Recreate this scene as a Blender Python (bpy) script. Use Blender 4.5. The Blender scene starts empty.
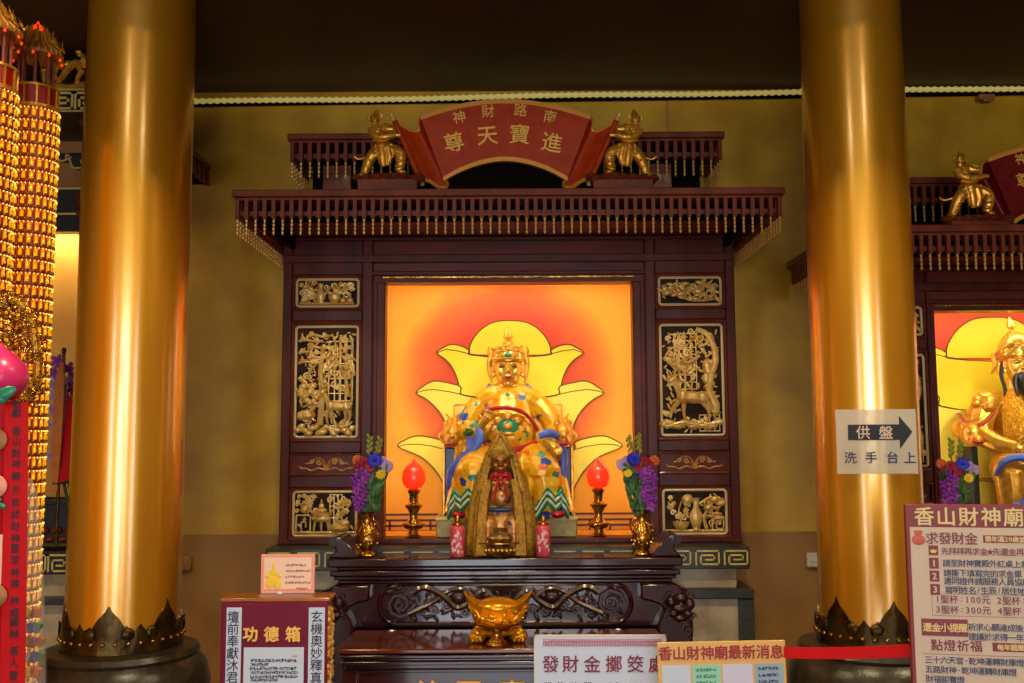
import bpy, bmesh, math, random
from mathutils import Vector, Matrix, Euler, Quaternion, noise
random.seed(7)
scene = bpy.context.scene
COL = scene.collection
PI = math.pi
# ------------------------------------------------------------------ camera geometry
F = 1000.0; TH = math.atan(0.1); RO = math.radians(0.3); EYE = Vector((0, 0, 1.6))
R0 = Vector((1, 0, 0)); FW = Vector((0, math.cos(TH), math.sin(TH))); U0 = Vector((0, -math.sin(TH), math.cos(TH)))
CR = R0 * math.cos(RO) - U0 * math.sin(RO); CU = R0 * math.sin(RO) + U0 * math.cos(RO)
def P(px, py, Y):
    d = CR * ((px - 512) / F) + CU * ((341.5 - py) / F) + FW
    return EYE + d * (Y / d.y)
def Z(py, Y, px=509): return P(px, py, Y).z
def X(px, py, Y): return P(px, py, Y).x
cam_d = bpy.data.cameras.new('camera'); cam = bpy.data.objects.new('camera', cam_d); COL.objects.link(cam)
cam_d.sensor_width = 36; cam_d.lens = F / 1024 * 36; cam_d.clip_start = 0.05
m = Matrix.Identity(4)
for i, c in enumerate((CR, CU, -FW)):
    for j in range(3): m[j][i] = c[j]
m.translation = EYE; cam.matrix_world = m
scene.camera = cam
scene.view_settings.view_transform = 'Standard'; scene.view_settings.look = 'None'
scene.view_settings.gamma = 1; scene.view_settings.use_curve_mapping = False
scene.view_settings.exposure = 0.0
scene.cycles.use_denoising = True
scene.cycles.max_bounces = 6; scene.cycles.diffuse_bounces = 3; scene.cycles.glossy_bounces = 4
scene.cycles.transmission_bounces = 4; scene.cycles.sample_clamp_indirect = 4
scene.cycles.caustics_reflective = False; scene.cycles.caustics_refractive = False

# ------------------------------------------------------------------ materials
def c(r, g, b):
    f = lambda u: (u / 255 / 12.92) if u / 255 <= 0.04045 else ((u / 255 + 0.055) / 1.055) ** 2.4
    return (f(r), f(g), f(b), 1)
def mat(name, c1, c2=None, scale=8, rough=.5, metal=0, bump=0, bscale=None, emit=None, estr=0, coat=0, alpha=1, detail=4, trans=0, spec=.5, stretch=None):
    mt = bpy.data.materials.new(name); mt.use_nodes = True
    nt = mt.node_tree; N = nt.nodes; L = nt.links; b = N['Principled BSDF']
    b.inputs['Base Color'].default_value = c1; b.inputs['Roughness'].default_value = rough
    b.inputs['Metallic'].default_value = metal; b.inputs['Coat Weight'].default_value = coat
    b.inputs['Coat Roughness'].default_value = .08; b.inputs['Alpha'].default_value = alpha
    b.inputs['Transmission Weight'].default_value = trans; b.inputs['Specular IOR Level'].default_value = spec
    tc = N.new('ShaderNodeTexCoord'); src = tc.outputs['Object']
    if stretch:
        mp = N.new('ShaderNodeMapping'); mp.inputs['Scale'].default_value = stretch
        L.new(src, mp.inputs['Vector']); src = mp.outputs['Vector']
    nz = N.new('ShaderNodeTexNoise'); nz.inputs['Scale'].default_value = scale; nz.inputs['Detail'].default_value = detail
    L.new(src, nz.inputs['Vector'])
    if c2:
        r = N.new('ShaderNodeValToRGB'); r.color_ramp.elements[0].color = c1; r.color_ramp.elements[1].color = c2
        r.color_ramp.elements[0].position = .35; r.color_ramp.elements[1].position = .65
        L.new(nz.outputs['Fac'], r.inputs['Fac']); L.new(r.outputs['Color'], b.inputs['Base Color'])
    if bump:
        bp = N.new('ShaderNodeBump'); bp.inputs['Strength'].default_value = bump; bp.inputs['Distance'].default_value = .01
        nb = N.new('ShaderNodeTexNoise'); nb.inputs['Scale'].default_value = bscale or scale * 3; nb.inputs['Detail'].default_value = 3
        L.new(src, nb.inputs['Vector']); L.new(nb.outputs['Fac'], bp.inputs['Height']); L.new(bp.outputs['Normal'], b.inputs['Normal'])
    if emit:
        b.inputs['Emission Color'].default_value = emit; b.inputs['Emission Strength'].default_value = estr
    return mt
def brocade(name, base, pal, scale=9, metal=.25, rough=.3, thr=.38, base2=None):
    """glazed robe cloth: base colour with scattered coloured motifs"""
    mt = mat(name, base, base2 or base, scale=30, rough=rough, metal=metal, bump=.25, bscale=45)
    nt = mt.node_tree; N = nt.nodes; L = nt.links; b = N['Principled BSDF']
    tc = N.new('ShaderNodeTexCoord'); mp = N.new('ShaderNodeMapping'); mp.inputs['Scale'].default_value = (1, .5, 1.35)
    nz = N.new('ShaderNodeTexNoise'); nz.inputs['Scale'].default_value = 22; nz.inputs['Detail'].default_value = 2
    mx = N.new('ShaderNodeMix'); mx.data_type = 'VECTOR'; mx.inputs['Factor'].default_value = .055
    L.new(tc.outputs['Object'], mp.inputs['Vector']); L.new(mp.outputs['Vector'], nz.inputs['Vector'])
    L.new(mp.outputs['Vector'], mx.inputs[4]); L.new(nz.outputs['Color'], mx.inputs[5])
    vo = N.new('ShaderNodeTexVoronoi'); vo.inputs['Scale'].default_value = scale; L.new(mx.outputs[1], vo.inputs['Vector'])
    rp = N.new('ShaderNodeValToRGB'); cr = rp.color_ramp; cr.interpolation = 'CONSTANT'
    while len(cr.elements) < len(pal): cr.elements.new(.5)
    for i, k in enumerate(pal): cr.elements[i].position = i / len(pal); cr.elements[i].color = k
    sp = N.new('ShaderNodeSeparateColor'); L.new(vo.outputs['Color'], sp.inputs['Color']); L.new(sp.outputs['Red'], rp.inputs['Fac'])
    lt = N.new('ShaderNodeMath'); lt.operation = 'LESS_THAN'; lt.inputs[1].default_value = thr; L.new(vo.outputs['Distance'], lt.inputs[0])
    cm = N.new('ShaderNodeMix'); cm.data_type = 'RGBA'
    L.new(lt.outputs[0], cm.inputs['Factor']); old = b.inputs['Base Color'].links[0].from_socket
    L.new(old, cm.inputs[6]); L.new(rp.outputs['Color'], cm.inputs[7]); L.new(cm.outputs[2], b.inputs['Base Color'])
    return mt
M = {}
M['gold'] = mat('gold_leaf', c(232, 170, 56), c(206, 132, 30), scale=25, rough=.32, metal=.55, bump=.15, bscale=60)
M['carve'] = mat('gilt_carving', c(252, 208, 118), c(226, 164, 70), scale=18, rough=.3, metal=.25, bump=.3, bscale=70)
M['cream'] = mat('pale_gilt_frame', c(238, 206, 146), rough=.4, metal=.15)
M['face'] = mat('polished_gold', c(244, 184, 70), rough=.26, metal=.6)
M['ingot'] = mat('ingot_gold', c(246, 176, 30), c(230, 146, 16), scale=20, rough=.24, metal=.6, bump=.2, bscale=50)
M['wood'] = mat('dark_rosewood', c(98, 36, 20), c(74, 25, 14), scale=10, rough=.4, coat=.12, stretch=(1, 1, .15), bump=.05, bscale=60, spec=.25)
M['wood2'] = mat('rosewood_panel', c(114, 42, 24), c(88, 30, 17), scale=10, rough=.42, coat=.1, stretch=(.2, 1, 1), bump=.08, spec=.25)
M['redwood'] = mat('red_brown_canopy_wood', c(128, 54, 26), c(102, 40, 18), scale=9, rough=.42, coat=.15, spec=.25)
M['lacquer'] = mat('lacquered_table_wood', c(60, 18, 20), c(40, 10, 12), scale=7, rough=.2, coat=.8, stretch=(.2, 1, 1))
M['lactop'] = mat('lacquered_table_top', c(124, 54, 20), c(90, 34, 12), scale=7, rough=.12, coat=.6, stretch=(.2, 1, 1))
M['black'] = mat('black_wood_void_shade', c(16, 8, 5), rough=.8, spec=.05)  # near-black for dark wood; also stands in for shade behind the canopy slats
M['reliefground'] = mat('carving_ground', c(70, 40, 12), c(30, 16, 6), scale=14, rough=.6, spec=.15)
M['bead'] = mat('bead_gilt', c(230, 172, 88), rough=.35, metal=.25)
M['plaque'] = mat('red_plaque_lacquer', c(184, 62, 20), c(168, 52, 16), scale=20, rough=.4, spec=.2)
M['plaque2'] = mat('dark_red_plaque_lacquer', c(120, 20, 14), c(96, 14, 10), scale=20, rough=.35, spec=.2)
M['goldpaint'] = mat('gold_edge_paint', c(220, 144, 44), rough=.4, metal=.2)
M['letter'] = mat('gold_letter', c(240, 180, 70), rough=.4, metal=.2)
M['column'] = mat('gold_lacquer_column', c(250, 178, 24), c(242, 162, 14), scale=3, rough=.33, metal=.74, coat=1, bump=.03, bscale=2, stretch=(1, 1, .3))
M['censer'] = mat('pale_bronze', c(176, 140, 84), c(110, 84, 44), scale=40, rough=.28, metal=.75, bump=.3, bscale=60)
M['lacrelief'] = mat('lacquer_relief_wood', c(64, 20, 20), c(44, 12, 13), scale=7, rough=.34, coat=.25)
M['banner'] = mat('orange_banner_cloth', c(222, 134, 48), c(196, 104, 30), scale=12, rough=.6)
_cb = M['column'].node_tree.nodes['Principled BSDF']; _cb.inputs['Coat IOR'].default_value = 2.0; _cb.inputs['Coat Roughness'].default_value = .18
M['bronze'] = mat('aged_bronze', c(96, 74, 34), c(58, 42, 20), scale=14, rough=.34, metal=.85, bump=.3, bscale=40)
M['brass'] = mat('brass', c(214, 158, 64), c(176, 116, 36), scale=20, rough=.24, metal=.95, bump=.25, bscale=50)
M['stone'] = mat('dark_granite', c(62, 50, 36), c(40, 32, 24), scale=30, rough=.3, bump=.1)
M['marble'] = mat('veined_marble', c(204, 178, 140), c(168, 144, 110), scale=9, rough=.35, detail=9)
M['ledge'] = mat('grey_green_granite', c(66, 66, 60), c(48, 48, 44), scale=50, rough=.35)
M['fretbase'] = mat('fret_band_black', c(54, 50, 36), c(44, 40, 30), scale=20, rough=.4)
M['fretgold'] = mat('fret_pale_gold', c(222, 194, 96), rough=.45, metal=.1)
M['wall'] = mat('mottled_gold_wall', c(204, 154, 20), c(184, 132, 12), scale=5, rough=.4, metal=.2, bump=.12, bscale=30, detail=8)
M['dado'] = mat('tan_plaster_dado', c(164, 116, 56), c(150, 102, 46), scale=4, rough=.6)
M['ceil'] = mat('dark_brown_ceiling', c(72, 36, 15), c(60, 28, 11), scale=3, rough=.55)
M['floor'] = mat('polished_floor', c(120, 90, 60), c(100, 74, 48), scale=3, rough=.25)
M['plast'] = mat('warm_plaster', c(190, 150, 90), rough=.8)
M['rope'] = mat('led_rope_light', c(226, 210, 140), rough=.3, emit=c(255, 226, 110), estr=.22)
M['white'] = mat('white_plastic', c(214, 206, 190), rough=.4)
M['tan'] = mat('tan_board', c(170, 112, 52), c(150, 96, 42), scale=5, rough=.5)
M['petalO'] = mat('outline_brown', c(120, 84, 20), rough=.6)
M['petal1'] = mat('lotus_yellow', c(252, 214, 20), c(248, 206, 16), scale=3, rough=.55)
M['petal2'] = mat('lotus_pale_yellow', c(244, 212, 70), c(240, 206, 60), scale=3, rough=.55)
M['blackink'] = mat('black_ink', c(28, 24, 34), rough=.6)
M['navy'] = mat('navy_ink', c(34, 48, 86), rough=.6)
M['maroonink'] = mat('maroon_ink', c(128, 26, 44), rough=.6)
M['paper'] = mat('white_paper', c(198, 206, 226), rough=.5, coat=.15)
M['pinkpaper'] = mat('pink_card', c(244, 190, 160), c(240, 206, 180), scale=6, rough=.35, coat=.4)
M['salmon'] = mat('salmon_border', c(230, 146, 122), rough=.4)
M['bagred'] = mat('money_bag_red', c(196, 84, 66), rough=.5)
M['maroon'] = mat('maroon_board', c(118, 10, 46), c(104, 8, 40), scale=4, rough=.45, spec=.2)
M['boxwood'] = mat('golden_brown_wood', c(168, 90, 26), c(128, 62, 16), scale=8, rough=.3, coat=.4, stretch=(1, 1, .2))
M['signred'] = mat('sign_red', c(128, 34, 36), rough=.5)
M['signpaper'] = mat('sign_cream', c(206, 180, 156), rough=.5)
M['signgold'] = mat('sign_gold_letter', c(226, 196, 130), rough=.5)
M['orange'] = mat('orange_poster', c(226, 172, 96), rough=.45, coat=.2)
M['mint'] = mat('mint_box', c(150, 206, 180), rough=.5)
M['lilac'] = mat('lilac_box', c(206, 200, 224), rough=.5)
M['greyblue'] = mat('grey_blue_box', c(150, 168, 186), rough=.5)
M['ribbon'] = mat('red_ribbon', c(214, 8, 26), rough=.55)
M['redpaper'] = mat('red_paper', c(206, 8, 18), c(190, 6, 14), scale=5, rough=.5, spec=.2)
M['redlite'] = mat('red_glow_bud', c(236, 60, 30), rough=.15, coat=.6, emit=c(255, 44, 14), estr=.9)
M['pinkcandle'] = mat('pink_red_wrap', c(206, 40, 70), c(226, 90, 110), scale=40, rough=.3, coat=.5)
M['silverprint'] = mat('pale_print', c(226, 190, 180), rough=.4)
M['purple'] = mat('orchid_purple', c(126, 24, 140), c(160, 60, 176), scale=30, rough=.5)
M['lav'] = mat('lavender_petals', c(176, 132, 190), c(196, 160, 200), scale=30, rough=.5)
M['blue'] = mat('blue_petals', c(30, 40, 190), rough=.5)
M['crimson'] = mat('crimson_petals', c(160, 20, 50), rough=.5)
M['orangef'] = mat('orange_petals', c(220, 100, 30), rough=.5)
M['yellowf'] = mat('yellow_petals', c(240, 196, 30), rough=.5)
M['green'] = mat('leaf_green', c(74, 118, 48), c(44, 84, 30), scale=20, rough=.5)
M['palegreen'] = mat('bud_green', c(150, 150, 50), rough=.5)
M['robe'] = brocade('imperial_robe_glaze', c(244, 180, 20), [c(40, 70, 160), c(236, 168, 14), c(40, 120, 60), c(236, 130, 20), c(110, 130, 190), c(250, 204, 60), c(226, 92, 40), c(60, 140, 120)], scale=14, metal=.15, rough=.28, thr=.40, base2=c(232, 152, 14))
M['robe2'] = brocade('inner_robe_glaze', c(196, 134, 60), [c(206, 150, 140), c(180, 110, 40), c(120, 50, 70), c(206, 160, 90), c(70, 70, 120), c(190, 140, 60)], scale=26, metal=.4, rough=.35, thr=.42)
M['cape'] = mat('gold_brocade_cape', c(196, 148, 40), c(146, 98, 20), scale=60, rough=.4, metal=.25, bump=.6, bscale=110)
M['skin'] = mat('bronze_face', c(164, 96, 40), rough=.3, metal=.6)
M['belt'] = mat('red_belt', c(186, 22, 30), rough=.35, coat=.3)
M['sash'] = mat('blue_sash', c(70, 92, 180), c(96, 116, 196), scale=20, rough=.35)
M['bluedk'] = mat('dark_blue_throne', c(36, 56, 92), rough=.35)
M['teal'] = mat('green_glaze', c(30, 130, 96), rough=.3)
M['palegl'] = mat('pale_glaze', c(226, 220, 190), rough=.3)
M['armor'] = mat('scale_armor_gold', c(222, 160, 40), c(190, 120, 20), scale=90, rough=.28, metal=.85, bump=.9, bscale=120)
M['hair'] = mat('black_hair', c(16, 14, 14), rough=.4)
M['pedestal'] = mat('gilded_stone', c(176, 150, 84), c(150, 124, 64), scale=30, rough=.45, metal=.25)
M['pinkpeach'] = mat('peach_pink', c(236, 60, 130), c(226, 40, 110), scale=4, rough=.3, coat=.4)
M['lampcell'] = mat('amber_lamp_cell', c(230, 150, 20), c(200, 110, 10), scale=60, rough=.35, metal=.2, emit=c(255, 130, 6), estr=.4)
M['figgold'] = mat('lamp_figure_gold', c(255, 190, 40), rough=.25, metal=.5, emit=c(255, 176, 16), estr=.5)
M['bulb'] = mat('tiny_bulb', c(255, 220, 130), rough=.3, emit=c(255, 200, 90), estr=1.1)
M['redbulb'] = mat('red_bulb', c(255, 60, 20), rough=.3, emit=c(255, 60, 10), estr=1.2)
M['rail'] = mat('red_brown_rail', c(128, 44, 12), rough=.4, coat=.3)
M['towerred'] = mat('tower_red_panel', c(150, 14, 18), rough=.35, coat=.3)
M['glass'] = mat('clear_cellophane', c(235, 235, 240), rough=.08, alpha=.22, spec=.9)
M['bracket'] = mat('black_bracket', c(30, 22, 16), rough=.4)
M['lining'] = mat('niche_lining_paint', c(240, 150, 24), c(236, 138, 20), scale=3, rough=.6)
# translucent acrylic sign sheet
M['acryl'] = mat('translucent_sheet', c(226, 222, 206), rough=.25, alpha=.36)
# painted backdrop: red heart airbrushed into orange, as on the real painting
def painting_mat(name, cx, cz, k):
    mt = mat(name, c(240, 160, 20), rough=.6); nt = mt.node_tree; N = nt.nodes; L = nt.links; b = N['Principled BSDF']
    tc = N.new('ShaderNodeTexCoord'); mp = N.new('ShaderNodeMapping'); mp.inputs['Location'].default_value = (-cx * k, 0, -cz * k)
    mp.inputs['Scale'].default_value = (k, 0, k * .9); L.new(tc.outputs['Object'], mp.inputs['Vector'])
    ln = N.new('ShaderNodeVectorMath'); ln.operation = 'LENGTH'; L.new(mp.outputs['Vector'], ln.inputs[0])
    nz = N.new('ShaderNodeTexNoise'); nz.inputs['Scale'].default_value = 2.2; nz.inputs['Detail'].default_value = 5; L.new(tc.outputs['Object'], nz.inputs['Vector'])
    ma = N.new('ShaderNodeMath'); ma.operation = 'MULTIPLY_ADD'; ma.inputs[1].default_value = .28; L.new(nz.outputs['Fac'], ma.inputs[0]); L.new(ln.outputs['Value'], ma.inputs[2])
    rp = N.new('ShaderNodeValToRGB'); cr = rp.color_ramp; cr.elements[0].position = .62; cr.elements[0].color = c(218, 62, 24)
    cr.elements[1].position = 1.12; cr.elements[1].color = c(240, 156, 18); e = cr.elements.new(.85); e.color = c(230, 104, 16)
    L.new(ma.outputs[0], rp.inputs['Fac']); L.new(rp.outputs['Color'], b.inputs['Base Color'])
    return mt

# ------------------------------------------------------------------ mesh builder
GL = {}
def wloc(o):
    v = Vector((0, 0, 0))
    while o: v += o.location; o = o.parent
    return v
class MB:
    def __init__(s): s.v = []; s.f = []; s.mi = []; s.k = 0
    def add(s, vs, fs):
        b = len(s.v); s.v += [Vector(p) for p in vs]; s.f += [tuple(i + b for i in f) for f in fs]; s.mi += [s.k] * len(fs); return s
    def box(s, x0, x1, y0, y1, z0, z1):
        return s.add([(x, y, z) for x in (x0, x1) for y in (y0, y1) for z in (z0, z1)],
                     [(0, 1, 3, 2), (4, 6, 7, 5), (0, 4, 5, 1), (2, 3, 7, 6), (0, 2, 6, 4), (1, 5, 7, 3)])
    def cbox(s, ctr, size, rot=None):
        h = Vector(size) / 2; R = rot or Matrix.Identity(3); ctr = Vector(ctr)
        vs = [ctr + R @ Vector((x * h.x, y * h.y, z * h.z)) for x in (-1, 1) for y in (-1, 1) for z in (-1, 1)]
        return s.add(vs, [(0, 1, 3, 2), (4, 6, 7, 5), (0, 4, 5, 1), (2, 3, 7, 6), (0, 2, 6, 4), (1, 5, 7, 3)])
    def tube(s, pts, rad, n=8, closed=False, flat=None, up=None):
        pts = [Vector(p) for p in pts]; k = len(pts)
        if not hasattr(rad, '__len__'): rad = [rad] * k
        T = []
        for i in range(k):
            a = pts[(i - 1) % k] if closed or i else pts[0]; b = pts[(i + 1) % k] if closed or i < k - 1 else pts[-1]
            t = (b - a); T.append(t.normalized() if t.length > 1e-9 else Vector((0, 0, 1)))
        u = Vector(up) if up else (Vector((0, 1, 0)) if abs(T[0].y) < .9 else Vector((1, 0, 0)))
        vs = []; fs = []
        for i in range(k):
            u = u - T[i] * u.dot(T[i]); u.normalize(); w = T[i].cross(u)
            for j in range(n):
                a = 2 * PI * j / n; vs.append(pts[i] + (u * math.cos(a) * (flat or 1) + w * math.sin(a)) * rad[i])
        for i in range(k if closed else k - 1):
            for j in range(n):
                a = i * n + j; b = i * n + (j + 1) % n; d = ((i + 1) % k) * n
                fs.append((a, b, d + (j + 1) % n, d + j))
        if not closed: fs.append(tuple(range(n))[::-1]); fs.append(tuple((k - 1) * n + j for j in range(n)))
        return s.add(vs, fs)
    def ell(s, ctr, r, rot=None, nu=14, nv=9):
        ctr = Vector(ctr); vs = [ctr + (rot @ Vector((0, 0, r[2])) if rot else Vector((0, 0, r[2])))]; fs = []
        for i in range(1, nv):
            t = PI * i / nv
            for j in range(nu):
                a = 2 * PI * j / nu; p = Vector((r[0] * math.sin(t) * math.cos(a), r[1] * math.sin(t) * math.sin(a), r[2] * math.cos(t)))
                vs.append(ctr + (rot @ p if rot else p))
        q = Vector((0, 0, -r[2])); vs.append(ctr + (rot @ q if rot else q))
        for j in range(nu): fs.append((0, 1 + j, 1 + (j + 1) % nu))
        for i in range(nv - 2):
            for j in range(nu):
                a = 1 + i * nu; fs.append((a + j, a + nu + j, a + nu + (j + 1) % nu, a + (j + 1) % nu))
        a = 1 + (nv - 2) * nu
        for j in range(nu): fs.append((a + j, len(vs) - 1, a + (j + 1) % nu))
        return s.add(vs, fs)
    def lathe(s, ctr, prof, n=24, sy=1, a0=0, a1=2 * PI, rot=None):
        full = abs(a1 - a0 - 2 * PI) < 1e-6; ctr = Vector(ctr); vs = []; fs = []; cols = n if full else n + 1
        for r, z in prof:
            for j in range(cols):
                a = a0 + (a1 - a0) * j / n; p = Vector((r * math.cos(a), r * math.sin(a) * sy, z)); vs.append(ctr + (rot @ p if rot else p))
        for i in range(len(prof) - 1):
            for j in range(n):
                k = (j + 1) % cols; fs.append((i * cols + j, i * cols + k, (i + 1) * cols + k, (i + 1) * cols + j))
        if full:
            if prof[0][0] > 1e-6: fs.append(tuple(range(cols))[::-1])
            if prof[-1][0] > 1e-6: fs.append(tuple((len(prof) - 1) * cols + j for j in range(cols)))
        return s.add(vs, fs)
    def prism(s, pts, y0, y1):
        n = len(pts); vs = [(x, y0, z) for x, z in pts] + [(x, y1, z) for x, z in pts]
        return s.add(vs, [tuple(range(n)), tuple(range(2 * n - 1, n - 1, -1))] + [(i, i + n, (i + 1) % n + n, (i + 1) % n) for i in range(n)])
    def prism3(s, pts, off):
        n = len(pts); pts = [Vector(p) for p in pts]; off = Vector(off); vs = pts + [p + off for p in pts]
        return s.add(vs, [tuple(range(n)), tuple(range(2 * n - 1, n - 1, -1))] + [(i, i + n, (i + 1) % n + n, (i + 1) % n) for i in range(n)])
    def sheet(s, A, B, th):
        """ruled sheet between polylines A and B, thickened along +y"""
        n = len(A); A = [Vector(p) for p in A]; B = [Vector(p) for p in B]; o = Vector((0, th, 0))
        vs = A + B + [p + o for p in A] + [p + o for p in B]; fs = []
        for i in range(n - 1):
            fs += [(i, i + 1, n + i + 1, n + i), (2 * n + i, 3 * n + i, 3 * n + i + 1, 2 * n + i + 1), (i, 2 * n + i, 2 * n + i + 1, i + 1), (n + i, n + i + 1, 3 * n + i + 1, 3 * n + i)]
        fs += [(0, n, 3 * n, 2 * n), (n - 1, 3 * n - 1, 4 * n - 1, 2 * n - 1)]
        return s.add(vs, fs)
    def stroke(s, pts, w, y0, y1):
        """flat rectangular strokes along a polyline of (x,z) in the xz plane"""
        for (xa, za), (xb, zb) in zip(pts, pts[1:]):
            d = Vector((xb - xa, zb - za)); l = d.length
            if l < 1e-6: continue
            d /= l; nx, nz = -d.y * w / 2, d.x * w / 2; ex, ez = d.x * w / 2, d.y * w / 2
            s.prism([(xa - ex - nx, za - ez - nz), (xb + ex - nx, zb + ez - nz), (xb + ex + nx, zb + ez + nz), (xa - ex + nx, za - ez + nz)], y0, y1)
        return s
    def glyph(s, ch, o, size, r=(1, 0, 0), u=(0, 0, 1), bold=0, depth=.001, rot=0):
        if bold > .0065:                      # heavy strokes: overlaid shifted copies keep the counters open
            e = bold * 1.0; r_, u_ = Vector(r).normalized(), Vector(u).normalized(); n_ = r_.cross(u_)
            for i, (p, q) in enumerate(((-1, 0), (1, 0), (0, -1), (0, 1))): s.glyph(ch, Vector(o) + (r_ * p + u_ * q) * e * size + n_ * depth * .03 * i, size, r, u, 0, depth, rot)
            return s
        key = (ch, round(bold, 3))
        if key not in GL:
            cu = bpy.data.curves.new('t', 'FONT'); cu.body = ch; cu.size = 1; cu.align_x = 'CENTER'; cu.align_y = 'CENTER'
            cu.resolution_u = 2; cu.offset = bold; cu.extrude = .5
            ob = bpy.data.objects.new('t', cu); COL.objects.link(ob); dg = bpy.context.evaluated_depsgraph_get()
            me = ob.evaluated_get(dg).to_mesh(); vs = [v.co.copy() for v in me.vertices]
            if vs:
                cx = (max(v.x for v in vs) + min(v.x for v in vs)) / 2; cy = (max(v.y for v in vs) + min(v.y for v in vs)) / 2
                if ord(ch[0]) < 0x2e80: cx = (max(v.x for v in vs) + min(v.x for v in vs)) / 2
            else: cx = cy = 0
            GL[key] = ([(v.x - cx, v.y - cy, v.z) for v in vs], [tuple(p.vertices) for p in me.polygons])
            ob.evaluated_get(dg).to_mesh_clear(); bpy.data.objects.remove(ob); bpy.data.curves.remove(cu)
        vs, fs = GL[key]; o = Vector(o); r = Vector(r).normalized(); u = Vector(u).normalized(); n = r.cross(u)
        ca, sa = math.cos(rot), math.sin(rot)
        return s.add([o + (r * (x * ca - y * sa) + u * (x * sa + y * ca)) * size + n * (z + .5) * depth for x, y, z in vs], fs)
    def line(s, txt, o, size, pitch, r=(1, 0, 0), u=(0, 0, 1), bold=0, depth=.001, vertical=False):
        """characters starting at o (centre of the first one)"""
        o = Vector(o); d = -Vector(u) if vertical else Vector(r); x = 0
        for i, ch in enumerate(txt):
            adv = pitch * (1 if (ord(ch) >= 0x2e80 or vertical) else .62)
            if i: x += (adv + prev) / 2
            prev = adv
            if ch != ' ': s.glyph(ch, o + d * x, size, r, u, bold, depth)
        return s
    def scribble(s, o, n, size, pitch, r=(1, 0, 0), u=(0, 0, 1), depth=.0006, rnd=None):
        """rows of tiny unreadable brush marks"""
        rnd = rnd or random; o = Vector(o); r = Vector(r).normalized(); u = Vector(u).normalized(); nn = r.cross(u)
        for i in range(n):
            p = o + r * (pitch * i)
            for k in range(4):
                hor = k < 2; l = size * rnd.uniform(.5, .95); t = size * .13
                cx, cy = rnd.uniform(-.15, .15) * size, (rnd.uniform(-.4, .4)) * size
                if not hor: cx, cy = cy, cx
                a, b = (l / 2, t / 2) if hor else (t / 2, l / 2)
                q = [p + r * (cx + e * a) + u * (cy + g * b) for e, g in ((-1, -1), (1, -1), (1, 1), (-1, 1))]
                s.prism3(q, nn * depth)
        return s
    def build(s, name, mats, parent=None, smooth=True, remesh=None, sm=4, bevel=0, origin=None, ang=40, local=False, subd=0, disp=None):
        me = bpy.data.meshes.new(name); og = Vector(origin) if origin is not None else (wloc(parent) if parent is not None and not local else Vector((0, 0, 0)))
        me.from_pydata([v - og for v in s.v], [], s.f)
        for mm in (mats if isinstance(mats, (list, tuple)) else [mats]): me.materials.append(M[mm] if isinstance(mm, str) else mm)
        me.polygons.foreach_set('material_index', s.mi)
        bm = bmesh.new(); bm.from_mesh(me); bmesh.ops.recalc_face_normals(bm, faces=bm.faces); bm.to_mesh(me); bm.free()
        ob = bpy.data.objects.new(name, me); COL.objects.link(ob)
        if remesh:
            r = ob.modifiers.new('r', 'REMESH'); r.mode = 'VOXEL'; r.voxel_size = remesh
            if sm: q = ob.modifiers.new('s', 'SMOOTH'); q.iterations = sm; q.factor = .5
            dg = bpy.context.evaluated_depsgraph_get(); nm = bpy.data.meshes.new_from_object(ob.evaluated_get(dg))
            ob.modifiers.clear(); ob.data = nm; bpy.data.meshes.remove(me); me = nm; me.name = name
            if not me.materials: me.materials.append(M[mats] if isinstance(mats, str) else mats)
        me.polygons.foreach_set('use_smooth', [bool(smooth)] * len(me.polygons))
        if smooth and not remesh: me.set_sharp_from_angle(angle=math.radians(ang))
        if bevel:
            b = ob.modifiers.new('bevel', 'BEVEL'); b.width = bevel; b.segments = 2; b.limit_method = 'ANGLE'; b.angle_limit = math.radians(40)
        if origin is not None and parent is None: ob.location = og
        if parent is not None:
            ob.parent = parent
            if origin is not None: ob.location = og - wloc(parent)
        return ob
def thing(name, label, cat, loc=(0, 0, 0), group=None, rotz=0):
    o = bpy.data.objects.new(name, None); COL.objects.link(o); o.location = loc; o.rotation_euler = (0, 0, rotz)
    o.empty_display_size = .05; o['label'] = label; o['category'] = cat
    if group: o['group'] = group
    return o
def tag(o, label, cat, group=None):
    o['label'] = label; o['category'] = cat
    if group: o['group'] = group
    return o
def inst(src, parent, loc, rotz=None):
    o = src.copy(); COL.objects.link(o); o.parent = parent; o.location = loc
    if rotz is not None: o.rotation_euler.z = rotz
    for ch in src.children:
        k = ch.copy(); COL.objects.link(k); k.parent = o
    return o
def copy_tree(o, parent=None, loc=None, label=None):
    n = o.copy(); COL.objects.link(n); n.parent = parent
    if loc is not None: n.location = loc
    if label: n['label'] = label
    for ch in list(o.children): copy_tree(ch, n)
    return n
def struct(o): o['kind'] = 'structure'; return o
def arc(cx, cz, r, a0, a1, n, ry=None):
    return [(cx + r * math.cos(a0 + (a1 - a0) * i / n), cz + (ry or r) * math.sin(a0 + (a1 - a0) * i / n)) for i in range(n + 1)]
def spline(pts, n=6):
    out = []; k = len(pts); pts = [Vector(p) for p in pts]
    for i in range(k - 1):
        a = pts[max(i - 1, 0)]; b = pts[i]; d = pts[i + 1]; e = pts[min(i + 2, k - 1)]
        for j in range(n):
            t = j / n; out.append(.5 * ((2 * b) + (d - a) * t + (2 * a - 5 * b + 4 * d - e) * t * t + (3 * b - a - 3 * d + e) * t ** 3))
    out.append(pts[-1]); return out
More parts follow.
